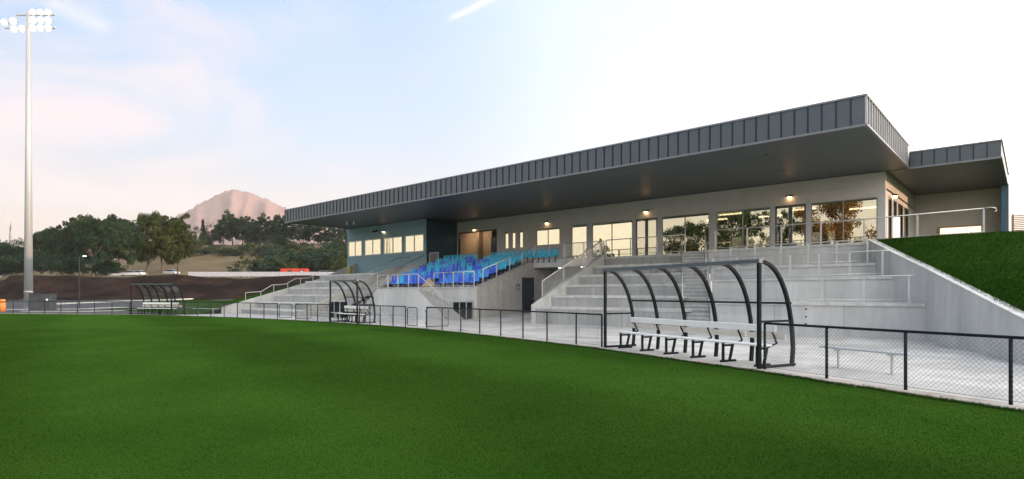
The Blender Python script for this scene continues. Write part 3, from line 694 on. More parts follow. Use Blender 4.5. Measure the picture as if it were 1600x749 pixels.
# openings along the front wall: (x0, x1, z0, z1, kind)
OPEN = [(-37.8, -33.1, 4.0, 7.0, 'open'), (-32.18, -31.8, 5.3, 6.72, 'slot'), (-31.4, -31.04, 5.3, 6.72, 'slot'), (-30.6, -30.24, 5.3, 6.72, 'slot'),
        (-28.85, -26.56, 5.3, 6.65, 'win2'), (-25.46, -24.09, 4.1, 6.7, 'win1'), (-23.64, -20.34, 4.1, 6.7, 'win2'), (-20.09, -18.47, 4.02, 6.68, 'door'),
        (-18.14, -14.93, 4.1, 6.68, 'win2'), (-14.49, -11.27, 4.1, 6.66, 'win2'), (-11.02, -9.38, 4.02, 6.66, 'door'), (-9.12, -5.95, 4.1, 6.65, 'win2')]
WX0, WX1 = -37.95, -5.6
# wall boards: horizontal cladding courses above and below the openings
H_ = 7.0
x = WX0
def clad(x0, x1, z0, z1, nm='wall_board', m=CLAD, y0=WY, y1=WY+0.2):
    zz = z0
    while zz < z1-0.01:
        ze = min(z1, zz+0.30)
        wpart(MB().box(x0, y0, zz, x1, y1, ze-0.006), nm, m); zz = ze
clad(WX0, WX1, 7.0, SZ)
wpart(MB().box(WX0, WY+0.02, 3.0, WX1, WY+0.2, 4.0), 'wall_base', CLAD)
prev = WX0
for (a, b, z0, z1, kd) in OPEN:
    if a-prev > 0.01:
        pm_ = COLM if prev > -26 and kd in ('win2', 'door', 'win1') else CLAD
        wpart(MB().box(prev, WY+0.004, FZ, a, WY+0.2, 7.0), 'wall_pier', pm_)
    if z0 > FZ+0.01: wpart(MB().box(a, WY+0.004, FZ, b, WY+0.2, z0), 'wall_sill', COLM)
    if z1 < 6.99: wpart(MB().box(a, WY+0.006, z1, b, WY+0.2, 7.0), 'wall_head', CLAD)
    prev = b
wpart(MB().box(prev, WY+0.004, FZ, WX1, WY+0.2, 7.0), 'wall_pier', COLM)
def window(x0, x1, z0, z1, n_, y=WY, gm_=GLASS, fm=FRAME, fw=0.05, dy=0.07):
    f = MB(); yy0, yy1 = y+0.02, y+0.02+dy
    f.box(x0, yy0, z0, x1, yy1, z0+fw).box(x0, yy0, z1-fw, x1, yy1, z1).box(x0, yy0, z0+fw, x0+fw, yy1, z1-fw).box(x1-fw, yy0, z0+fw, x1, yy1, z1-fw)
    for k in range(1, n_): c = x0+(x1-x0)*k/n_; f.box(c-fw/2, yy0, z0+fw, c+fw/2, yy1, z1-fw)
    fo = wpart(f, 'window', fm)
    for k in range(n_):
        a = x0+(x1-x0)*k/n_+(fw if k == 0 else fw/2); b = x0+(x1-x0)*(k+1)/n_-(fw if k == n_-1 else fw/2)
        MB().box(a, y+0.05, z0+fw, b, y+0.058, z1-fw).build('pane', gm_, fo)
    return fo
for (a, b, z0, z1, kd) in OPEN:
    gk = GLASS2 if b < -20 else GLASS
    if kd == 'slot': window(a, b, z0, z1, 1, fw=0.03, gm_=GLASS2)
    elif kd == 'win2': window(a, b, z0, z1, 2, gm_=gk)
    elif kd == 'win1': window(a, b, z0, z1, 1, gm_=gk)
    elif kd == 'door':
        d = MB(); y0, y1 = WY+0.015, WY+0.1; c = (a+b)/2
        d.box(a, y0, z0, a+0.09, y1, z1).box(b-0.09, y0, z0, b, y1, z1).box(a+0.09, y0, z1-0.1, b-0.09, y1, z1).box(c-0.1, y0, z0, c+0.1, y1, z1-0.1).box(a+0.09, y0, z0, c-0.1, y1, z0+0.12).box(c+0.1, y0, z0, b-0.09, y1, z0+0.12)
        do = wpart(d, 'door', mat('door_frame_grey', (0.11, 0.12, 0.125), 0.4, 0.3))
        for q0, q1 in ((a+0.09, c-0.1), (c+0.1, b-0.09)): MB().box(q0, WY+0.05, z0+0.12, q1, WY+0.058, z1-0.1).build('pane', GLASS, do)
        MB().box(c-0.03, WY-0.03, 5.0, c+0.0, WY+0.01, 5.35).build('handle', GALV, do)
# roller opening with timber lining
wpart(MB().box(-37.8, WY+0.0, 6.9, -33.1, WY+0.14, 7.0), 'opening_head', FRAMED)
wpart(MB().box(-37.8, WY+0.0, 4.0, -37.68, WY+0.14, 6.9), 'opening_jamb', FRAMED)
wpart(MB().box(-33.2, WY+0.0, 4.0, -33.1, WY+0.14, 6.9), 'opening_jamb', FRAMED)
wpart(MB().box(-41.6, 37.4, 4.0, -37.4, 37.5, 7.4), 'lining_wall', BEIGE)
wpart(MB().box(-37.4, 36.9, 4.0, -37.1, 37.5, 7.4), 'lining_wall', mat('brown_lining', (0.30, 0.21, 0.13), 0.7))
wpart(MB().box(-37.1, 37.4, 4.0, -36.0, 37.5, 7.4), 'lining_wall', BEIGE)
wpart(MB().box(-36.0, 37.3, 4.0, -34.0, 37.4, 6.6), 'inner_door', DOORM)
wpart(MB().box(-39.0, 36.2, 7.3, -36.2, 36.5, 7.36), 'ceiling_lamp', TUBE)
wpart(MB().box(-42, 35.2, 7.4, -33, 37.5, 7.45), 'ceiling', BEIGE)
# inside: floor, partitions, back wall with far windows
wpart(MB().box(-33, 35.2, 3.8, WX1, 46.0, 4.0), 'floor', mat('carpet', (0.10, 0.09, 0.08), 0.95))
wpart(MB().box(-33, 35.2, 7.0, WX1, 46.0, 7.1), 'ceiling', mat('ceiling_tile', (0.3, 0.27, 0.23), 0.9))
wpart(MB().box(-33, 35.2, 4.0, -32.85, 46.0, 7.0), 'partition', BLOCK)
wpart(MB().box(-19.2, 39.0, 4.0, -19.0, 46.0, 7.0), 'partition', mat('timber_panel', (0.22, 0.11, 0.05), 0.6, vary=0.2, scale=3))
wpart(MB().box(-33, 39.2, 4.0, -19.2, 39.3, 7.0), 'partition', BLOCK)
bw = MB()
bw.box(-19, 46.0, 4.0, WX1, 46.15, 4.6).box(-19, 46.0, 6.1, WX1, 46.15, 7.1)
xs = -19
for a, b in ((-17.8, -17.0), (-16.7, -15.6), (-15.2, -14.2), (-13.6, -12.2), (-11.9, -11.3), (-10.9, -10.4)):
    bw.box(xs, 46.0, 4.6, a, 46.15, 6.1); xs = b
bw.box(xs, 46.0, 4.6, WX1, 46.15, 6.1)
wpart(bw, 'back_wall', MATS['timber_panel'])
for xx, yy in ((-15.6, 38.2), (-14.0, 41.0), (-11.4, 39.0), (-17.5, 40.5), (-8.5, 41.0)):
    wpart(MB().box(xx, yy, 6.86, xx+1.5, yy+0.14, 6.94), 'strip_light', TUBE)
wpart(MB().box(-16.5, 44.0, 4.0, -10.0, 44.6, 5.1), 'bar_counter', MATS['timber_panel'])
# wall lights
for xx, yy, zz in ((-35.7, WY, 7.1), (-27.76, WY, 7.05), (-19.27, WY, 7.12), (-10.22, WY, 7.1), (-43.9, 31.5, 7.25)):
    o = wpart(MB().prism([(xx-0.17, yy-0.17, zz), (xx+0.17, yy-0.17, zz), (xx+0.17, yy, zz), (xx-0.17, yy, zz)], (0, 0, 0.09)), 'wall_light', FRAMED)
    MB().tube([(xx, yy-0.10, zz-0.07), (xx, yy-0.10, zz)], 0.09, 10, r1=0.11).build('bulb', LAMP, o)
for nm, xx, yy in (('a', -44.9, 31.5),):
    wpart(MB().tube([(xx-0.4, yy-0.3, 7.35), (xx+0.1, yy-0.05, 7.4)], 0.09, 8), 'camera_bracket', FRAMED)
# corner return wall (facing the porch) with glazing
SX = WX1
sg_ = [(35.8, 37.0), (37.3, 38.5), (38.8, 40.6), (40.9, 42.6)]
wpart(MB().box(SX-0.2, 35.2, 6.75, SX, 45.0, SZ), 'side_wall', CLAD)
py = 35.2
for a, b in sg_:
    wpart(MB().box(SX-0.2, py, 4.0, SX, a, 6.75), 'side_pier', COLM); py = b
    f = MB().box(SX-0.12, a, 4.0, SX-0.04, a+0.07, 6.75).box(SX-0.12, b-0.07, 4.0, SX-0.04, b, 6.75).box(SX-0.12, a+0.07, 6.65, SX-0.04, b-0.07, 6.75).box(SX-0.12, a+0.07, 4.0, SX-0.04, b-0.07, 4.15)
    fo = wpart(f, 'window', FRAMED); MB().box(SX-0.09, a+0.07, 4.15, SX-0.082, b-0.07, 6.65).build('pane', GLASSC, fo)
wpart(MB().box(SX-0.2, py, 4.0, SX, 45.0, 6.75), 'side_pier', CLAD)
o = wpart(MB().box(SX, 36.9, 6.9, SX+0.22, 37.2, 6.99), 'wall_light', FRAMED); MB().tube([(SX+0.12, 37.05, 6.8), (SX+0.12, 37.05, 6.9)], 0.1, 10).build('bulb', LAMP, o)
wpart(MB().box(SX+0.3, 35.3, 4.02, SX+0.55, 35.55, 5.55), 'sun_glint_block', lit('sun_glint_glow', (1, 0.82, 0.66), 0.42))  # added glowing block, stands for sun glow reflected in the side glazing
# porch back wall, end wall
wpart(MB().box(SX, 45.0, 4.0, -1.3, 45.2, SZ), 'porch_wall', CLAD)
f = MB().box(-4.35, 44.9, 4.1, -4.27, 44.99, 5.8).box(-3.75, 44.9, 4.1, -3.68, 44.99, 5.3).box(-4.27, 44.9, 5.72, -2.2, 44.99, 5.8).box(-3.68, 44.9, 5.24, -2.2, 44.99, 5.3).box(-2.27, 44.9, 5.3, -2.2, 44.99, 5.72)
fo = wpart(f, 'window', TIMB)
MB().box(-4.27, 44.95, 4.1, -3.75, 44.96, 5.24).build('pane', glass('timber_reflecting_glass', (0.9, 0.6, 0.4), 0.15), fo)
MB().box(-4.27, 44.95, 5.3, -2.27, 44.96, 5.72).build('pane', lit('clerestory_reflection_glow', (1.0, 0.86, 0.72), 0.45), fo)  # upper pane glows to imitate bright light reflected in the glass
wpart(MB().box(-1.3, 43.6, 4.0, -1.1, 45.2, SZ), 'end_wall', mat('blue_panel', (0.05, 0.14, 0.24), 0.5))
wpart(MB().box(-1.1, 43.6, 4.0, -0.98, 45.2, SZ), 'end_cladding', FASC)
# control room box
BX0, BX1, BY = -50.0, -37.97, 31.5
BW = [(-49.75, -47.4), (-47.0, -44.35), (-43.96, -41.2), (-40.85, -38.25)]
bxz = 3.25
for z0, z1 in ((6.7, SZ), (bxz, 5.18)):
    zz = z0
    while zz < z1-0.01:
        ze = min(z1, zz+0.62); wpart(MB().box(BX0, BY, zz, BX1, BY+0.2, ze-0.005), 'wall_board', TEAL); zz = ze
px_ = BX0
for a, b in BW:
    wpart(MB().box(px_, BY+0.004, 5.18, a, BY+0.2, 6.7), 'wall_pier', TEAL); px_ = b
    window(a, b, 5.18, 6.7, 2, BY-0.06, GLASS2, FRAMEW, 0.09)
wpart(MB().box(px_, BY+0.004, 5.18, BX1, BY+0.2, 6.7), 'wall_pier', TEAL)
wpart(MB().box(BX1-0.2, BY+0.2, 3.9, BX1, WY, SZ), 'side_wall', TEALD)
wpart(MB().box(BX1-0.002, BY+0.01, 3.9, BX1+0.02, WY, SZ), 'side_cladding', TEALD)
wpart(MB().box(BX0, BY+0.2, 3.25, BX0+0.2, 46, SZ), 'end_wall', TEALD)
wpart(MB().box(BX0, 34.4, 3.25, BX1, 34.5, SZ), 'inner_wall', mat('office_lining', (0.6, 0.52, 0.36), 0.8))
wpart(MB().box(BX0, 45.8, 3.25, WX1, 46, 4.0), 'rear_wall', CLAD)
wpart(MB().box(BX0, 46.0, 3.25, -19, 46.15, SZ), 'rear_wall', CLAD)
wpart(MB().box(-19, 46.0, 7.1, WX1, 46.15, SZ), 'rear_wall', CLAD)
for k in range(4):
    wpart(MB().box(-49.2+2.95*k, 32.6, 7.2, -47.8+2.95*k, 33.4, 7.26), 'strip_light', TUBE)  # strip lights added to brighten the control room windows
wpart(MB().box(BX0+0.2, BY+0.2, 7.3, BX1-0.2, 34.4, 7.4), 'ceiling', MATS['office_lining'])
for xx in (-28.4, -24.9, -22.6, -21.0, -30.5): wpart(MB().box(xx, 37.0, 6.86, xx+1.2, 37.15, 6.94), 'strip_light', TUBE)  # extra strip lights added for warm light behind the left windows
# roof
RX0, RX1, RY0, RY1 = -49.7, -4.62, 25.0, 46.5
def seam_panel(wd, h, nm='fascia_panel'):
    me = MB().box(0.004, 0, 0, wd-0.004, 0.04, h).mesh(nm, FASC)
    return me
def seam_mesh(h, m=None): return MB().box(-0.022, -0.04, 0, 0.022, 0.03, h).mesh('seam', m or SEAM_SHADE)
roof = wpart(MB().box(RX0+0.05, RY0+0.05, SZ+0.1, RX1-0.05, RY1, TOPZ-0.1), 'roof', FASC)
nP = 90; wd = (RX1-RX0)/nP; pm_ = seam_panel(wd, TOPZ-SZ-0.14)
se_ = seam_mesh(TOPZ-SZ-0.14); se3 = seam_mesh(TOPZ-SZ-0.14, mat('sunlit_seam', (0.42, 0.43, 0.44), 0.4, vary=0.05))  # roof-end ribs are coloured paler to look sunlit
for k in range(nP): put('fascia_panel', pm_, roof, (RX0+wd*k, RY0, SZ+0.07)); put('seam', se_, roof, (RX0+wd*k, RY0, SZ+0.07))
nS = 21; wd2 = (35.0-RY0)/nS; ps_ = seam_panel(wd2, TOPZ-SZ-0.14)
for k in range(nS): put('fascia_panel', ps_, roof, (RX1, RY0+wd2*k, SZ+0.07), rad(90)); put('seam', se3, roof, (RX1, RY0+wd2*k, SZ+0.07), rad(90))
for k in range(nS): put('fascia_panel', ps_, roof, (RX0, RY0+wd2*(k+1), SZ+0.07), rad(-90))
MB().box(RX0-0.05, RY0-0.05, TOPZ-0.07, RX1+0.05, RY0+0.1, TOPZ).box(RX1-0.1, RY0+0.1, TOPZ-0.07, RX1+0.05, 35.0, TOPZ).box(RX0-0.05, RY0+0.1, TOPZ-0.07, RX0+0.1, RY1, TOPZ).build('capping', CAP, roof)
MB().box(RX0-0.05, RY0-0.05, SZ-0.01, RX1+0.05, RY0+0.05, SZ+0.07).box(RX1-0.05, RY0+0.05, SZ-0.01, RX1+0.06, 35.0, SZ+0.07).box(RX0-0.05, RY0+0.05, SZ-0.01, RX0+0.05, RY1, SZ+0.07).build('bottom_trim', CAP, roof)
# soffit in sheets with fine joints
nx = 18
for k in range(nx):
    a = RX0+0.05+(RX1-RX0-0.1)*k/nx; b = RX0+0.05+(RX1-RX0-0.1)*(k+1)/nx
    for y0, y1 in ((RY0+0.05, 28.3), (28.3, 31.6), (31.6, 35.3)):
        MB().box(a+0.003, y0+0.003, SZ+0.02, b-0.003, y1-0.003, SZ+0.06).build('soffit_panel', SOFF, roof)
MB().box(RX0+0.05, 35.3, SZ+0.02, RX1-0.05, RY1, SZ+0.06).build('soffit_panel', SOFF, roof)
for xx, yy in ((-9, 27.4), (-16, 27.2), (-24, 27.0), (-33, 27), (-9.5, 31.5), (-17.5, 31.0), (-26, 30.8), (-36, 29.5)):
    MB().tube([(xx, yy, SZ-0.01), (xx, yy, SZ+0.02)], 0.09, 12).build('downlight', CAP, roof)
for xx, yy in ((-44.8, 28.2), (-44.2, 28.5)):
    MB().tube([(xx, yy, SZ+0.02), (xx, yy, SZ-0.16), (xx+0.18, yy-0.1, SZ-0.24)], 0.07, 8).build('security_camera', WHITE, roof)
# porch roof
PX1, PZ = -1.05, SZ-0.02
pr_ = wpart(MB().box(RX1+0.06, 35.05, PZ+0.1, PX1-0.05, RY1, 8.72), 'porch_roof', FASC)
nq = 7; wd3 = (PX1-RX1-0.06)/nq; pq = seam_panel(wd3, 8.76-PZ-0.12)
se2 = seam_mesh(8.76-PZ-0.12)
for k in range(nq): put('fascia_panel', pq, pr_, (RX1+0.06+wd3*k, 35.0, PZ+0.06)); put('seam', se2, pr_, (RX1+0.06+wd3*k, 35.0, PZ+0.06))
nq2 = 20; wd4 = (45.6-35.0)/nq2; pq2 = seam_panel(wd4, 8.76-PZ-0.12)
for k in range(nq2): put('fascia_panel', pq2, pr_, (PX1, 35.0+wd4*k, PZ+0.06), rad(90))
MB().box(RX1+0.06, 34.95, 8.70, PX1+0.05, 35.08, 8.76).box(PX1-0.08, 35.08, 8.70, PX1+0.05, 45.6, 8.76).build('capping', CAP, pr_)
MB().box(RX1+0.06, 34.96, PZ-0.02, PX1+0.04, 35.04, PZ+0.06).box(PX1-0.04, 35.04, PZ-0.02, PX1+0.04, 45.6, PZ+0.06).build('bottom_trim', CAP, pr_)
for k in range(3):
    MB().box(SX+0.0+(PX1-SX-0.05)*k/3+0.003, 35.05, PZ+0.015, SX+(PX1-SX-0.05)*(k+1)/3-0.003, 45.1, PZ+0.05).build('soffit_panel', SOFF, pr_)
# timber slat screen at far right
scr = thing('slatted_screen', 'sunlit timber slat screen on the lawn right of the clubhouse', 'screen', (-0.9, 44.0, 4.0))
for k in range(20): MB().box(0, 0, 0.06+0.105*k, 6.0, 0.03, 0.06+0.105*k+0.07).build('slat', TIMB, scr)
for xx in (0.05, 2.0, 4.0, 5.9): MB().box(xx, 0.03, 0, xx+0.09, 0.12, 2.2).build('post', FRAMED, scr)

# ---------------------------------------------------------------- floodlight mast and far left
STEELP = mat('mast_steel', (0.40, 0.42, 0.44), 0.55, 0.2, vary=0.1, scale=0.8, stretch=(1, 1, 0.2))
mp_ = bearing(44.5, 56)
ms = thing('floodlight_mast', 'tall tapered steel floodlight mast with lamps lit at left', 'floodlight', mp_, PSI)
MB().tube([(0, 0, 0), (0, 0, 27.2)], 0.36, 16, r1=0.18).build('mast', STEELP, ms, True)
MB().tube([(0, 0, 0), (0, 0, 0.12)], 0.75, 16).build('base_plate', STEELP, ms)
MB().tube([(0, 0, 1.75), (0, 0, 1.83)], 0.37, 16).build('collar', GALV, ms, True)
MB().box(-2.3, -0.06, 27.25, 2.6, 0.06, 27.4).box(-0.12, -0.12, 27.0, 0.12, 0.12, 28.9).box(-1.2, -0.06, 28.5, 2.6, 0.06, 28.62).build('head_frame', GALV, ms)
heads = [(-2.3, 27.85), (-1.45, 28.0), (-1.35, 27.2), (-0.6, 27.25)]+[(0.45+0.74*k, z) for z in (27.3, 28.05, 28.8) for k in range(3)]
for (xx, zz) in heads:
    h = MB().tube([(0, 0.30, 0.12), (0, 0, 0), (0, -0.08, -0.03)], 0.16, 12, r1=0.34).build('lamp_housing', GALV, ms, True, loc=(xx, 0.05, zz))
    MB().tube([(0, -0.085, -0.035), (0, -0.11, -0.045)], 0.31, 14).build('lens', FLOOD, h)
cb = thing('equipment_cabinet', 'dark grey metal cabinet beside the floodlight mast', 'cabinet', bearing(67, 54.5), PSI+0.2)
MB().box(-0.9, -0.5, 0.05, 0.9, 0.5, 1.6).build('body', mat('cabinet_grey', (0.03, 0.04, 0.05), 0.5), cb, bevel=0.02)
MB().box(-0.95, -0.55, 1.6, 0.95, 0.55, 1.66).build('lid', FRAMED, cb)
MB().box(-0.01, -0.505, 0.1, 0.01, -0.5, 1.55).build('door_seam', BLACK, cb)
MB().tube([(0.6, -0.50, 1.05), (0.6, -0.52, 1.05)], 0.09, 10).build('badge', WHITE, cb)
gp = thing('goal_post_pad', 'bright orange padded post at the left edge of the pitch', 'post pad', bearing(4, 52))
MB().tube([(0, 0, 0), (0, 0, 0.78)], 0.22, 12).build('lower_pad', mat('orange_pad', (0.75, 0.25, 0.03), 0.6), gp, True)
MB().tube([(0, 0, 0.8), (0, 0, 1.1)], 0.20, 12).build('upper_pad', MATS['orange_pad'], gp, True)
lp = thing('street_lamp', 'thin dark street lamp with a lit head in front of the dirt bank', 'street lamp', bearing(124, 62))
MB().tube([(0, 0, 0), (0, 0, 5.6)], 0.07, 8, r1=0.05).build('post', FRAMED, lp)
MB().tube([(0, 0, 5.55), (0.5, 0.35, 5.62)], 0.03, 6).build('arm', FRAMED, lp)
MB().box(0.3, 0.2, 5.58, 0.75, 0.48, 5.66).build('lamp_head', lit('lamp_white', (1, .95, .85), 0.6), lp)

# ---- terrain beyond the pitch, on the left
def sheet(name, cols, rows_, fn, m, kind='structure', smooth=True):
    mb = MB()
    for i in range(rows_+1):
        for j in range(cols+1): mb.v.append(tuple(fn(j/cols, i/rows_)))
    for i in range(rows_):
        for j in range(cols): a = i*(cols+1)+j; mb.f.append((a, a+1, a+cols+2, a+cols+1))
    o = mb.build(name, m, None, smooth); return tag(o, kind=kind)
def sm(a, b, x): t = max(0, min(1, (x-a)/(b-a))); return t*t*(3-2*t)
def hn(x, y):
    return (math.sin(x*0.31+y*0.17)+math.sin(x*0.13-y*0.29+1.3)+math.sin(x*0.71+y*0.53+0.4)*0.4)/2.4
def gz(col, d):
    """height of the land at a bearing and distance"""
    z = -0.02+0.62*sm(60, 88, d)
    top = 4.7+0.25*math.sin(col*0.03)-(0.9 if col < 10 else 0)*sm(30, 0, col)
    z += (top-0.6)*sm(88, 108, d)
    z += 1.3*sm(116, 146, d)
    z += 17.5*sm(148, 275, d)*(0.45+0.55*sm(120, 330, col)) + 9*sm(230, 420, d)
    return z
def far(u, v, c0, c1, d0, d1, pw=1.0, amp=0.0, dz=0.0):
    col = c0+(c1-c0)*u; d = d0+(d1-d0)*v**pw
    p = bearing(col, d); p.z = gz(col, d)+dz+amp*hn(p.x, p.y); return p
DIRT = mat('bare_earth', (0.012, 0.009, 0.007), 0.95, scale=0.22, bump=0.8, bscale=3, second=(0.045, 0.027, 0.019), lo=0.42, hi=0.75, spec=0.02)
FIELD = mat('dry_pasture', (0.10, 0.080, 0.045), 0.95, scale=0.06, bump=0.4, bscale=1.5, second=(0.17, 0.13, 0.078), lo=0.35, hi=0.7, spec=0.03)
sheet('car_park', 60, 20, lambda u, v: far(u, v, -900, 640, 44, 90, 1, 0.0, 0.0), ASPH)
sheet('dirt_bank', 200, 24, lambda u, v: far(u, v, -900, 640, 87, 122, 1, 0.28, 0.04), DIRT)
sheet('hillside', 160, 40, lambda u, v: far(u, v, -900, 900, 118, 600, 1.3, 0.5, 0.0), FIELD)
# pale kerbs and paths on the car park
def strip(name, P, wd, m, h=0.06):
    mb = MB()
    for a, b in zip(P, P[1:]):
        a = Vector(a); b = Vector(b); n = (b-a).cross(Vector((0, 0, 1))).normalized()*wd/2
        mb.prism([a-n, a+n, a+n+Vector((0, 0, h)), a-n+Vector((0, 0, h))], b-a)
    return tag(mb.build(name, m), kind='structure')
def bp_(c, d): p = bearing(c, d); p.z = gz(c, d)-0.01; return p
strip('kerb', [bp_(75, 72), bp_(160, 78), bp_(240, 84), bp_(300, 90)], 0.6, NOSE, 0.15)
strip('footpath', [bp_(-60, 58), bp_(60, 60), bp_(130, 61), bp_(190, 66)], 2.0, CONC, 0.05)
strip('footpath', [bp_(40, 52.5), bp_(120, 52.5), bp_(180, 55), bp_(230, 60)], 1.2, CONC, 0.05)
# grass beyond the far dugout and behind the wing wall
gb = MB(); NI = 14
def gbz(x, y): return max(0.02, min(3.0, 0.30+(y-18.5)*0.27)) * (1-sm(-49, -66, x)*0.0) if x > -50 else max(0.02, (0.30+(min(y, 29)-18.5)*0.27)*(1-sm(-50, -64, x)))
gi = {}
for i in range(NI+1):
    for j in range(NI+1):
        x = -48.75-26*(j/NI)**1.4; y = 16.6+(34-16.6)*i/NI
        gi[i, j] = len(gb.v); gb.v.append((x+(0.0 if y > 19 else 0.3*(19-y)), y, max(0.0, gbz(x, y)) if y > 18.6 else 0.02))
for i in range(NI):
    for j in range(NI): gb.f.append((gi[i, j], gi[i, j+1], gi[i+1, j+1], gi[i+1, j]))
tag(gb.build('grass_bank', TURF2, None, True), kind='structure')
sheet('grass_verge', 30, 4, lambda u, v: far(u, v, 230, 520, 66, 86, 1, 0.0, 0.03), TURF2)

# white hoarding and red container
wf = thing('white_hoarding', 'long low white panelled hoarding on top of the dirt bank', 'hoarding', bp_(294, 128))
p0 = bp_(294, 128); p1 = bp_(560, 128)
WP = mat('hoarding_white', (0.42, 0.43, 0.48), 0.6, vary=0.12)
d_ = (p1-p0); n_ = 17; me_ = MB().box(0.02, -0.03, 0, d_.length/n_-0.02, 0.03, 1.0).mesh('panel', WP)
for k in range(n_):
    q = p0+d_*k/n_; o = put('panel', me_, wf, Vector((q.x-p0.x, q.y-p0.y, 0.1)), math.atan2(d_.y, d_.x))
    MB().box(-0.05, 0.03, -0.1, 0.05, 0.12, 1.05).build('post', FRAME, wf, loc=Vector((q.x-p0.x, q.y-p0.y, 0.05)))
rc = thing('shipping_container', 'bright red site container behind the white hoarding', 'container', bp_(461, 138)-Vector((0, 0, 0.45)), PSI+0.1)
RED = mat('red_paint', (0.52, 0.045, 0.02), 0.5, vary=0.08)
cm = MB().box(-3.0, -1.2, 0.0, 3.0, 1.2, 1.95)
for k in range(30): cm.box(-2.95+k*0.2, -1.23, 0.1, -2.87+k*0.2, -1.2, 1.85)
cm.build('body', RED, rc)
MB().box(-1.3, -1.26, 1.0, -0.4, -1.23, 1.6).build('window', FRAMED, rc); MB().box(1.3, -1.26, 1.0, 2.2, -1.23, 1.6).build('window', FRAMED, rc); MB().box(1.6, -1.28, 1.05, 2.0, -1.26, 1.4).build('notice', WHITE, rc)
yp = thing('pole_wrap', 'yellow wrapped rail end at the top of the far wing wall', 'marker', (-48.3, 30.6, 3.3))
MB().tube([(0, 0, 0), (0, 0, 0.95)], 0.12, 8).build('wrap', mat('yellow_wrap', (0.55, 0.5, 0.04), 0.5), yp)

# parked cars
def car(col, d, ang, m, label):
    t = thing('parked_car', label, 'car', bp_(col, d)+Vector((0, 0, 0.05)), ang, 'cars parked beyond the dirt bank')
    low = [(-2.1, 0.35), (-2.15, 0.7), (-2.0, 0.92), (-1.0, 1.0), (1.3, 1.02), (2.0, 0.92), (2.15, 0.6), (2.1, 0.35)]
    MB().prism([(x, -0.85, z) for x, z in low], (0, 1.7, 0)).build('body', m, t, bevel=0.05)
    cab = [(-1.1, 0.98), (-0.45, 1.42), (0.9, 1.44), (1.55, 1.0)]
    MB().prism([(x, -0.72, z) for x, z in cab], (0, 1.44, 0)).build('cabin', mat('car_glass', (0.02, 0.025, 0.03), 0.1), t, bevel=0.04)
    MB().prism([(-0.42, -0.66, 1.43), (0.88, -0.66, 1.45), (0.8, -0.66, 1.49), (-0.35, -0.66, 1.48)], (0, 1.32, 0)).build('roof', m, t)
    for x in (-1.35, 1.35):
        for y in (-0.8, 0.62): MB().tube([(x, y, 0.32), (x, y+0.18, 0.32)], 0.32, 12).build('wheel', BLACK, t)
SILV = mat('car_silver', (0.55, 0.57, 0.6), 0.3, 0.4, vary=0); WCAR = mat('car_white', (0.7, 0.7, 0.7), 0.3, vary=0); DBL = mat('car_blue', (0.03, 0.05, 0.2), 0.3, vary=0)
car(4, 172, 0.4, WCAR, 'white parked car at the left edge, partly hidden by the earth mound')
car(17, 168, 0.9, SILV, 'silver parked car just left of the floodlight mast')
car(184, 160, 0.6, WCAR, 'white parked car left of the big gum tree trunk')
car(202, 150, 1.1, SILV, 'silver parked car between the white car and the ute')
car(217, 155, 0.3, WCAR, 'white parked car close to the big gum tree, behind the earth')
car(267, 150, 0.5, SILV, 'silver parked car right of the big gum trunk')

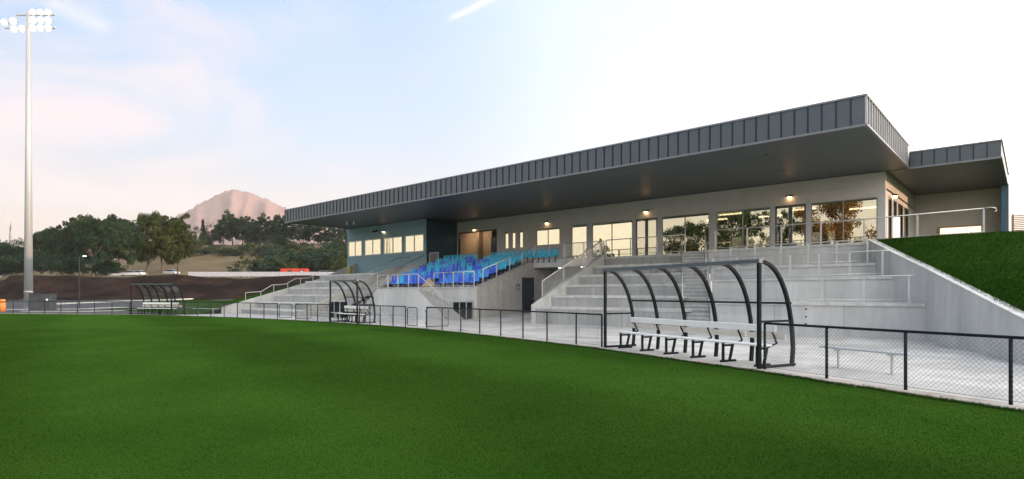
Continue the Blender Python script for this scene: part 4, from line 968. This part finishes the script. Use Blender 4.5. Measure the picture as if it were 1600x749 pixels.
# ---------------------------------------------------------------- trees
BARK = mat('bark', (0.13, 0.105, 0.08), 0.9, vary=0.3, scale=2, stretch=(1, 1, 0.3))
def leafmat(name, c1, c2):
    m = mat(name, c1, 0.7, scale=0.35, second=c2, lo=0.35, hi=0.7, spec=0.08)
    b = m.node_tree.nodes['Principled BSDF']
    return m
LEAF = [leafmat('gum_leaf', (0.017, 0.035, 0.012), (0.035, 0.062, 0.018)), leafmat('dark_leaf', (0.009, 0.027, 0.011), (0.020, 0.050, 0.020)), leafmat('olive_leaf', (0.034, 0.050, 0.014), (0.058, 0.075, 0.023)), leafmat('blue_leaf', (0.017, 0.041, 0.027), (0.034, 0.063, 0.041)), leafmat('sunset_lit_leaf', (0.098, 0.045, 0.010), (0.195, 0.096, 0.020))]  # last leaf colour has orange sunset light put into it
def crown_mesh(seed, kind, m, nclump, nleaf, ls):
    r = random.Random(seed); mb = MB()
    bo = []
    for q in range(15 if kind == 'gum' else 8):
        h = r.uniform(0.34, 0.90) if kind == 'gum' else r.uniform(0.2, 0.8); a = q*2.4+r.uniform(-0.5, 0.5)
        e = 0.36*math.sin(math.pi*min(1, (h-0.12)/0.95))**0.6*r.uniform(0.35, 1.05) if kind == 'gum' else 0.34*r.uniform(0.2, 1)
        bo.append((e*math.cos(a), e*math.sin(a), h, r.uniform(0.05, 0.10)))
    for c in range(nclump):
        if kind != 'cone' and c % 5:
            b_ = bo[r.randrange(len(bo))]; k_ = 1 if kind == 'gum' else 1.5
            q = Vector((b_[0]+r.gauss(0, b_[3]*k_), b_[1]+r.gauss(0, b_[3]*k_), min(0.98, max(0.1, b_[2]+r.gauss(0, b_[3]*0.7)))))
            a = math.atan2(q.y, q.x); h = q.z; rad_ = math.hypot(q.x, q.y); s = r.uniform(0.035, 0.08)*k_
        elif kind == 'gum':
            a = r.uniform(0, math.tau); h = r.uniform(0.30, 0.95); rad_ = 0.33*math.sin(math.pi*min(1, (h-0.18)/0.9))**0.6*math.sqrt(r.uniform(0.05, 1)); s = r.uniform(0.04, 0.08)
        elif kind == 'cone':
            h = r.uniform(0.08, 1.0); a = r.uniform(0, math.tau); rad_ = 0.17*(1-h)*r.uniform(0.3, 1); s = 0.05*(1.1-h)+0.02
        else:
            h = r.uniform(0.1, 0.92); a = r.uniform(0, math.tau); rad_ = 0.5*math.sin(math.pi*min(1, h*0.85+0.1))*math.sqrt(r.random()); s = r.uniform(0.09, 0.16)
        cx, cy, cz = rad_*math.cos(a), rad_*math.sin(a), h
        for k in range(nleaf):
            u = Vector((r.gauss(0, 1), r.gauss(0, 1), r.gauss(0, 0.7))); u = u.normalized()*s*(r.random()**0.45)
            p = Vector((cx, cy, cz))+u; e = ls*r.uniform(0.6, 1.4)
            d1 = Vector((r.gauss(0, 1), r.gauss(0, 1), r.gauss(0, 1))).normalized()*e; d2 = d1.cross(Vector((r.gauss(0, 1), r.gauss(0, 1), r.gauss(0, 1)))).normalized()*e*0.6
            i = len(mb.v); mb.v += [tuple(p-d1), tuple(p+d2), tuple(p+d1), tuple(p-d2)]; mb.f.append((i, i+1, i+2, i+3))
    me = bpy.data.meshes.new('crown'); me.from_pydata(mb.v, [], mb.f); me.materials.append(m); return me
def trunk_mesh(seed, kind):
    r = random.Random(seed*7+1); mb = MB()
    if kind == 'cone': mb.tube([(0, 0, -0.05), (0, 0, 0.9)], 0.016, 6, r1=0.003)
    else:
        th = 0.62 if kind == 'gum' else 0.5
        pts = [(0.012*r.gauss(0, 1)*i, 0.012*r.gauss(0, 1)*i, -0.05+(th+0.05)*i/4) for i in range(5)]
        mb.tube(pts, 0.024, 8, r1=0.010)
        for b in range(9):
            h = r.uniform(0.25, th); a = r.uniform(0, math.tau); l = r.uniform(0.15, 0.32)
            f = (h+0.05)/(th+0.05)*4; i = min(3, int(f)); q = Vector(pts[i]).lerp(Vector(pts[i+1]), f-i)
            mb.tube([q, q+Vector((math.cos(a)*l*0.5, math.sin(a)*l*0.5, l*0.45)), q+Vector((math.cos(a)*l*0.8, math.sin(a)*l*0.8, l))], 0.009, 5, r1=0.002)
    return mb.mesh('trunk', BARK, True)
TV = {}
def tv(kind, seed, mi, ncl, nl, ls):
    k = (kind, seed, mi)
    if k not in TV: TV[k] = (crown_mesh(seed, kind, LEAF[mi], ncl, nl, ls), trunk_mesh(seed, kind))
    return TV[k]
def tree(p, h, wd, kind, seed, mi, label, group, name='gum_tree', ncl=60, nl=70, ls=0.013, cat='tree'):
    c, t_ = tv(kind, seed, mi, ncl, nl, ls)
    t = thing(name, label, cat, p, (seed*1.7+p[0]) % 6.28, group); t.scale = (wd, wd, h)
    put('trunk', t_, t); put('crown', c, t)
    return t
def ftree(col, topy, basey, d, wfac, kind, seed, mi, label, group, **k):
    p = bearing(col, d); zb = EYE+(458.5-basey)*d/FPX; zt = EYE+(458.5-topy)*d/FPX; p.z = min(zb, gz(col, d)+0.3) ; h = zt-p.z
    return tree(p, h, h*wfac, kind, seed, mi, label, group, **k)
O_ = lambda i: ORD[i] if i < len(ORD) else 'last'
row1 = [(-30, 368), (-8, 374), (12, 379), (30, 374), (48, 378), (64, 366), (80, 357), (96, 370), (112, 360), (131, 338), (146, 344), (160, 352), (170, 342), (186, 340), (201, 352)]
for i, (c, ty) in enumerate(row1):
    ftree(c, ty, 424, 158+(i*37 % 23), 0.95 if i < 9 else 0.8, 'bush' if i < 5 or i == 7 else 'gum', i % 4, 1 if i % 3 else 0, 'dark tree, %s from the left in the dense row behind the dirt bank' % O_(i), 'dense dark trees behind the dirt bank', name='dark_tree', ncl=170, nl=120, ls=0.018)
for i, (c, ty, d) in enumerate([(-15, 395, 145), (8, 400, 150), (28, 398, 142), (68, 402, 146), (82, 400, 140), (98, 396, 139), (115, 404, 142), (150, 402, 150), (172, 404, 148)]):
    ftree(c, ty, 428, d, 1.5, 'bush', 3+i % 2, 3 if i % 3 == 1 else 1, 'rounded shrub, %s from the left below the dense tree row' % O_(i), 'shrubs under the tree row', name='round_shrub', ncl=60, nl=70, ls=0.02, cat='shrub')
ftree(252, 335, 433, 128, 0.98, 'gum', 11, 2, 'big spreading olive gum tree standing alone before the tan field', None, name='gum_tree', ncl=260, nl=120, ls=0.015)
ftree(278, 347, 433, 131, 0.7, 'gum', 12, 2, 'second olive gum tree leaning on the right of the big gum', None, name='gum_tree', ncl=130, nl=110, ls=0.017)
ftree(228, 352, 433, 133, 0.6, 'gum', 13, 0, 'smaller gum tree tucked left of the big gum', None, name='gum_tree', ncl=80, nl=90, ls=0.013)
ftree(386, 374, 432, 132, 0.75, 'gum', 14, 2, 'thin light olive gum tree right of the tan field', None, name='gum_tree', ncl=40, nl=50, ls=0.018)
row2 = [(300, 352, 'bush'), (317, 343, 'cone'), (332, 348, 'bush'), (350, 345, 'gum'), (363, 333, 'gum'), (378, 337, 'gum'), (392, 343, 'bush'), (404, 344, 'gum'), (416, 337, 'gum'), (430, 345, 'bush'), (443, 335, 'gum'), (458, 341, 'gum'), (474, 344, 'gum'), (490, 350, 'gum'), (506, 348, 'gum'), (520, 353, 'gum'), (536, 352, 'gum'), (552, 356, 'gum')]
for i, (c, ty, kd) in enumerate(row2):
    ftree(c, ty, 388, 232+(i*29 % 31), 1.0 if kd != 'cone' else 0.9, kd, 4+i % 4, 1 if i % 3 else 3, 'dark ridge tree, %s from the left above the tan field and scrub' % O_(i), 'dark trees along the ridge', name='ridge_tree' if kd != 'cone' else 'cypress_tree', ncl=90, nl=100, ls=0.02)
rr = random.Random(21)
for i in range(84):
    c = 392+168*rr.random()**0.75; d = rr.uniform(145, 230); g = gz(c, d); hh = rr.uniform(3.5, 8.5)*(0.75 if c < 430 else 1)
    tree(bearing(c, d)+Vector((0, 0, g-0.3)), hh, hh*1.3, 'bush', 8+i % 3, [3, 1, 0, 2][i % 4], 'scrubby %s bush, %s among those %s the slope above the hoarding' % (['blue green', 'dark', 'grey green', 'olive'][i % 4], O_(i % 12), ['low on', 'midway up', 'high on', 'far right of', 'left of centre on', 'near the container on', 'along the top of'][i//12]), 'scrub bushes on the slope', name='scrub_bush', ncl=45, nl=60, ls=0.024, cat='bush')
for i in range(16):
    c = 290+i*9; d = 222+rr.uniform(-8, 8); hh = rr.uniform(3, 5)
    tree(bearing(c, d)+Vector((0, 0, gz(c, d)-0.3)), hh, hh*1.8, 'bush', 8+i % 3, 3 if i % 2 else 2, 'low hedge bush, %s from the left along the top of the tan field' % O_(i), 'hedge bushes above the tan field', name='hedge_bush', ncl=45, nl=60, ls=0.024, cat='bush')
tree(bp_(371, 131), 3.6, 6.0, 'bush', 8, 1, 'low dark brown bush left of the thin olive gum', None, name='low_bush', ncl=45, nl=60, ls=0.024, cat='bush')
# bare dead tree
dt = thing('dead_tree', 'bare dead tree standing above the tree row at far left', 'tree', bearing(16, 185, 7.0))
q = MB(); r = random.Random(5)
for x, l in ((0.5, 17.5), (-1.6, 16.0)):
    q.tube([(0, 0, 0), (x*0.6, 0.2, l*0.5), (x, 0, l*0.78), (x*1.3+0.2, 0.1, l)], 0.13, 5, r1=0.03)
    for b in range(5):
        h = r.uniform(0.6, 0.92)*l; s = r.choice((-1, 1)); q.tube([(x, 0, h), (x+s*0.8, 0, h+0.9), (x+s*0.7, 0.2, h+2.0)], 0.05, 4, r1=0.02)
q.build('branches', BARK, dt)
# trees behind the photographer, seen only as reflections in the glazing
for i, (x, h, wd, mi) in enumerate([(-62, 19, 15, 1), (-50, 24, 18, 0), (-41, 20, 13, 1), (-30, 22, 17, 4), (-97, 12, 12, 1), (-86, 16, 8, 0)]):
    tree(Vector((x, -60, 0)), h, wd, 'gum', 11+i % 3, mi, 'gum tree mirrored in the clubhouse windows, %s of its line' % O_(i), 'gum trees across the ground', name='gum_tree', ncl=170, nl=110, ls=0.011)

# ---------------------------------------------------------------- mountain
MT = mat('alpenglow_rock', (0.17, 0.110, 0.100), 0.95, scale=0.016, bump=0.4, bscale=0.03, second=(0.25, 0.16, 0.14), lo=0.36, hi=0.66, spec=0.02)  # pink glow of the low sun is put into the rock colour
prof_ = [(120, 352), (200, 352), (245, 349), (270, 339), (300, 324), (325, 309), (338, 301), (350, 297), (362, 295), (384, 296), (398, 301), (420, 311), (445, 322), (475, 336), (520, 350), (600, 362), (700, 375)]
def ridge(c):
    for a, b in zip(prof_, prof_[1:]):
        if a[0] <= c <= b[0]: t = (c-a[0])/(b[0]-a[0]); return a[1]+(b[1]-a[1])*t
    return 380
mr = random.Random(2)
ph = [mr.uniform(0, 6) for _ in range(8)]
def mtn(u, v):
    c = 120+(640-120)*u; d = 2100+1300*v
    crest = 2700; t = (d-crest)/600.0
    zc = EYE+(458.5-ridge(c))*crest/FPX
    s = max(0, 1-abs(t)) ** 0.9
    s = s*(1+0.12*math.sin(c*0.11+ph[0]+t*2)*abs(t)*2+0.07*math.sin(c*0.23+ph[1]-t*5)*abs(t)*2)
    z = zc*s + mr.uniform(-5, 5)*(0.4+0.6*s)
    p = bearing(c, d); p.z = z; return p
sheet('mountain', 170, 40, mtn, MT)

# unseen rise added beyond the right-hand end of the ground: it keeps the low sun off everything near the ground
def rise(u, v):
    y = -90+260*u; x = 70+120*v
    return (x, y, 14.5*sm(0, 0.35, v)*(0.9+0.1*math.sin(u*17))*min(1, sm(0, 0.12, u)) + 2*sm(0.4, 1, v)-0.2)
sheet('sun_blocking_rise', 50, 14, rise, FIELD)

# ---------------------------------------------------------------- air
hz = MB().box(-3950, -3950, -1.4, 3950, 3950, 520).build('haze', None, None, kind='stuff')
hm = bpy.data.materials.new('haze_air'); hm.use_nodes = True; t = hm.node_tree; t.nodes.clear()
o = t.nodes.new('ShaderNodeOutputMaterial'); pv = t.nodes.new('ShaderNodeVolumePrincipled')
pv.inputs['Color'].default_value = (0.98, 0.92, 0.90, 1); pv.inputs['Density'].default_value = 0.00013
t.links.new(pv.outputs[0], o.inputs['Volume']); hz.data.materials.append(hm)

# ---------------------------------------------------------------- turf blades close to the camera, ragged verge, litter
import numpy as np
def blades(name, pts, hs, ws, m, seed=1):
    """pts (n,3); one leaning three-cornered blade each"""
    g = np.random.default_rng(seed); n = len(pts); a = g.uniform(0, 2*np.pi, n); h = hs*g.uniform(0.5, 1.25, n); w_ = ws*g.uniform(0.7, 1.3, n)
    ca, sa = np.cos(a), np.sin(a); lean = g.normal(0, 0.45, (n, 2))*h[:, None]
    v = np.zeros((n, 3, 3)); v[:, 0] = pts; v[:, 1] = pts; v[:, 2] = pts
    v[:, 0, 0] -= ca*w_; v[:, 0, 1] -= sa*w_; v[:, 1, 0] += ca*w_; v[:, 1, 1] += sa*w_
    v[:, 2, 0] += lean[:, 0]; v[:, 2, 1] += lean[:, 1]; v[:, 2, 2] += h
    me = bpy.data.meshes.new(name); me.vertices.add(3*n); me.vertices.foreach_set('co', v.ravel()); me.loops.add(3*n); me.loops.foreach_set('vertex_index', np.arange(3*n, dtype=np.int32))
    me.polygons.add(n); me.polygons.foreach_set('loop_start', np.arange(0, 3*n, 3, dtype=np.int32)); me.update(); me.materials.append(m)
    o = bpy.data.objects.new(name, me); C.objects.link(o); o['kind'] = 'stuff'; return o
g = np.random.default_rng(11)
n = 420000
d = 4.3*np.exp(g.uniform(0, 1, n)*math.log(26/4.3)); col = g.uniform(-0.98, 0.98, n)
X = VD.x*d+RD.x*d*col; Y = VD.y*d+RD.y*d*col
lx = np.array([p[0] for p in edge][::-1]); ly = np.array([p[1] for p in edge][::-1])
ok = (X < 2.5) & (Y < np.interp(X, lx, ly)+0.02)
X, Y, d = X[ok], Y[ok], d[ok]
blades('grass_blades', np.stack([X, Y, np.zeros_like(X)], 1), 0.011+0.0004*d, 0.0016+0.00028*d, TURF, 2)
# taller fringe along the ragged edge of the pitch
n = 26000; X = -62+64.4*g.uniform(0, 1, n)**0.45; Y = np.interp(X, lx, ly)+g.normal(-0.03, 0.035, n)
blades('grass_fringe', np.stack([X, Y, np.zeros_like(X)], 1), 0.05, 0.006, TURF, 3)
# bank lawn on the right
n = 120000; Yb = g.uniform(17, 33, n); Xb = np.interp(Yb, [p[1] for p in WL], [p[0] for p in WL])+0.13+g.uniform(0, 1, n)**1.5*9
dg = bpy.context.evaluated_depsgraph_get(); bank = [o for o in C.objects if o.name == 'lawn_bank'][0]
from mathutils.bvhtree import BVHTree
bt = BVHTree.FromPolygons([v.co for v in bank.data.vertices], [tuple(p.vertices) for p in bank.data.polygons])
Pb = []
for x, y in zip(Xb[:60000], Yb[:60000]):
    h = bt.ray_cast(Vector((x, y, 50)), Vector((0, 0, -1)))
    if h[0] is not None: Pb.append((x, y, h[0].z))
blades('bank_grass', np.array(Pb), 0.085, 0.009, TURF2, 4)
# leaf litter and grit on the edge strip near the right fence
lm = mat('dry_litter', (0.30, 0.14, 0.05), 0.9, vary=0.4, scale=20)
n = 900; X = g.uniform(-6.5, 1.5, n); Y = np.interp(X, [p[0] for p in FP][::-1], [p[1] for p in FP][::-1])-0.42+np.abs(g.normal(0, 0.16, n))*np.where(g.uniform(0, 1, n) < 0.5, 0.4, 1.0)
keep = np.sin(X*2.1)+np.sin(X*5.3+1) > 0.1; X, Y = X[keep], Y[keep]
blades('leaf_litter', np.stack([X, Y, np.full_like(X, 0.008)], 1), 0.012, 0.016, lm, 5)
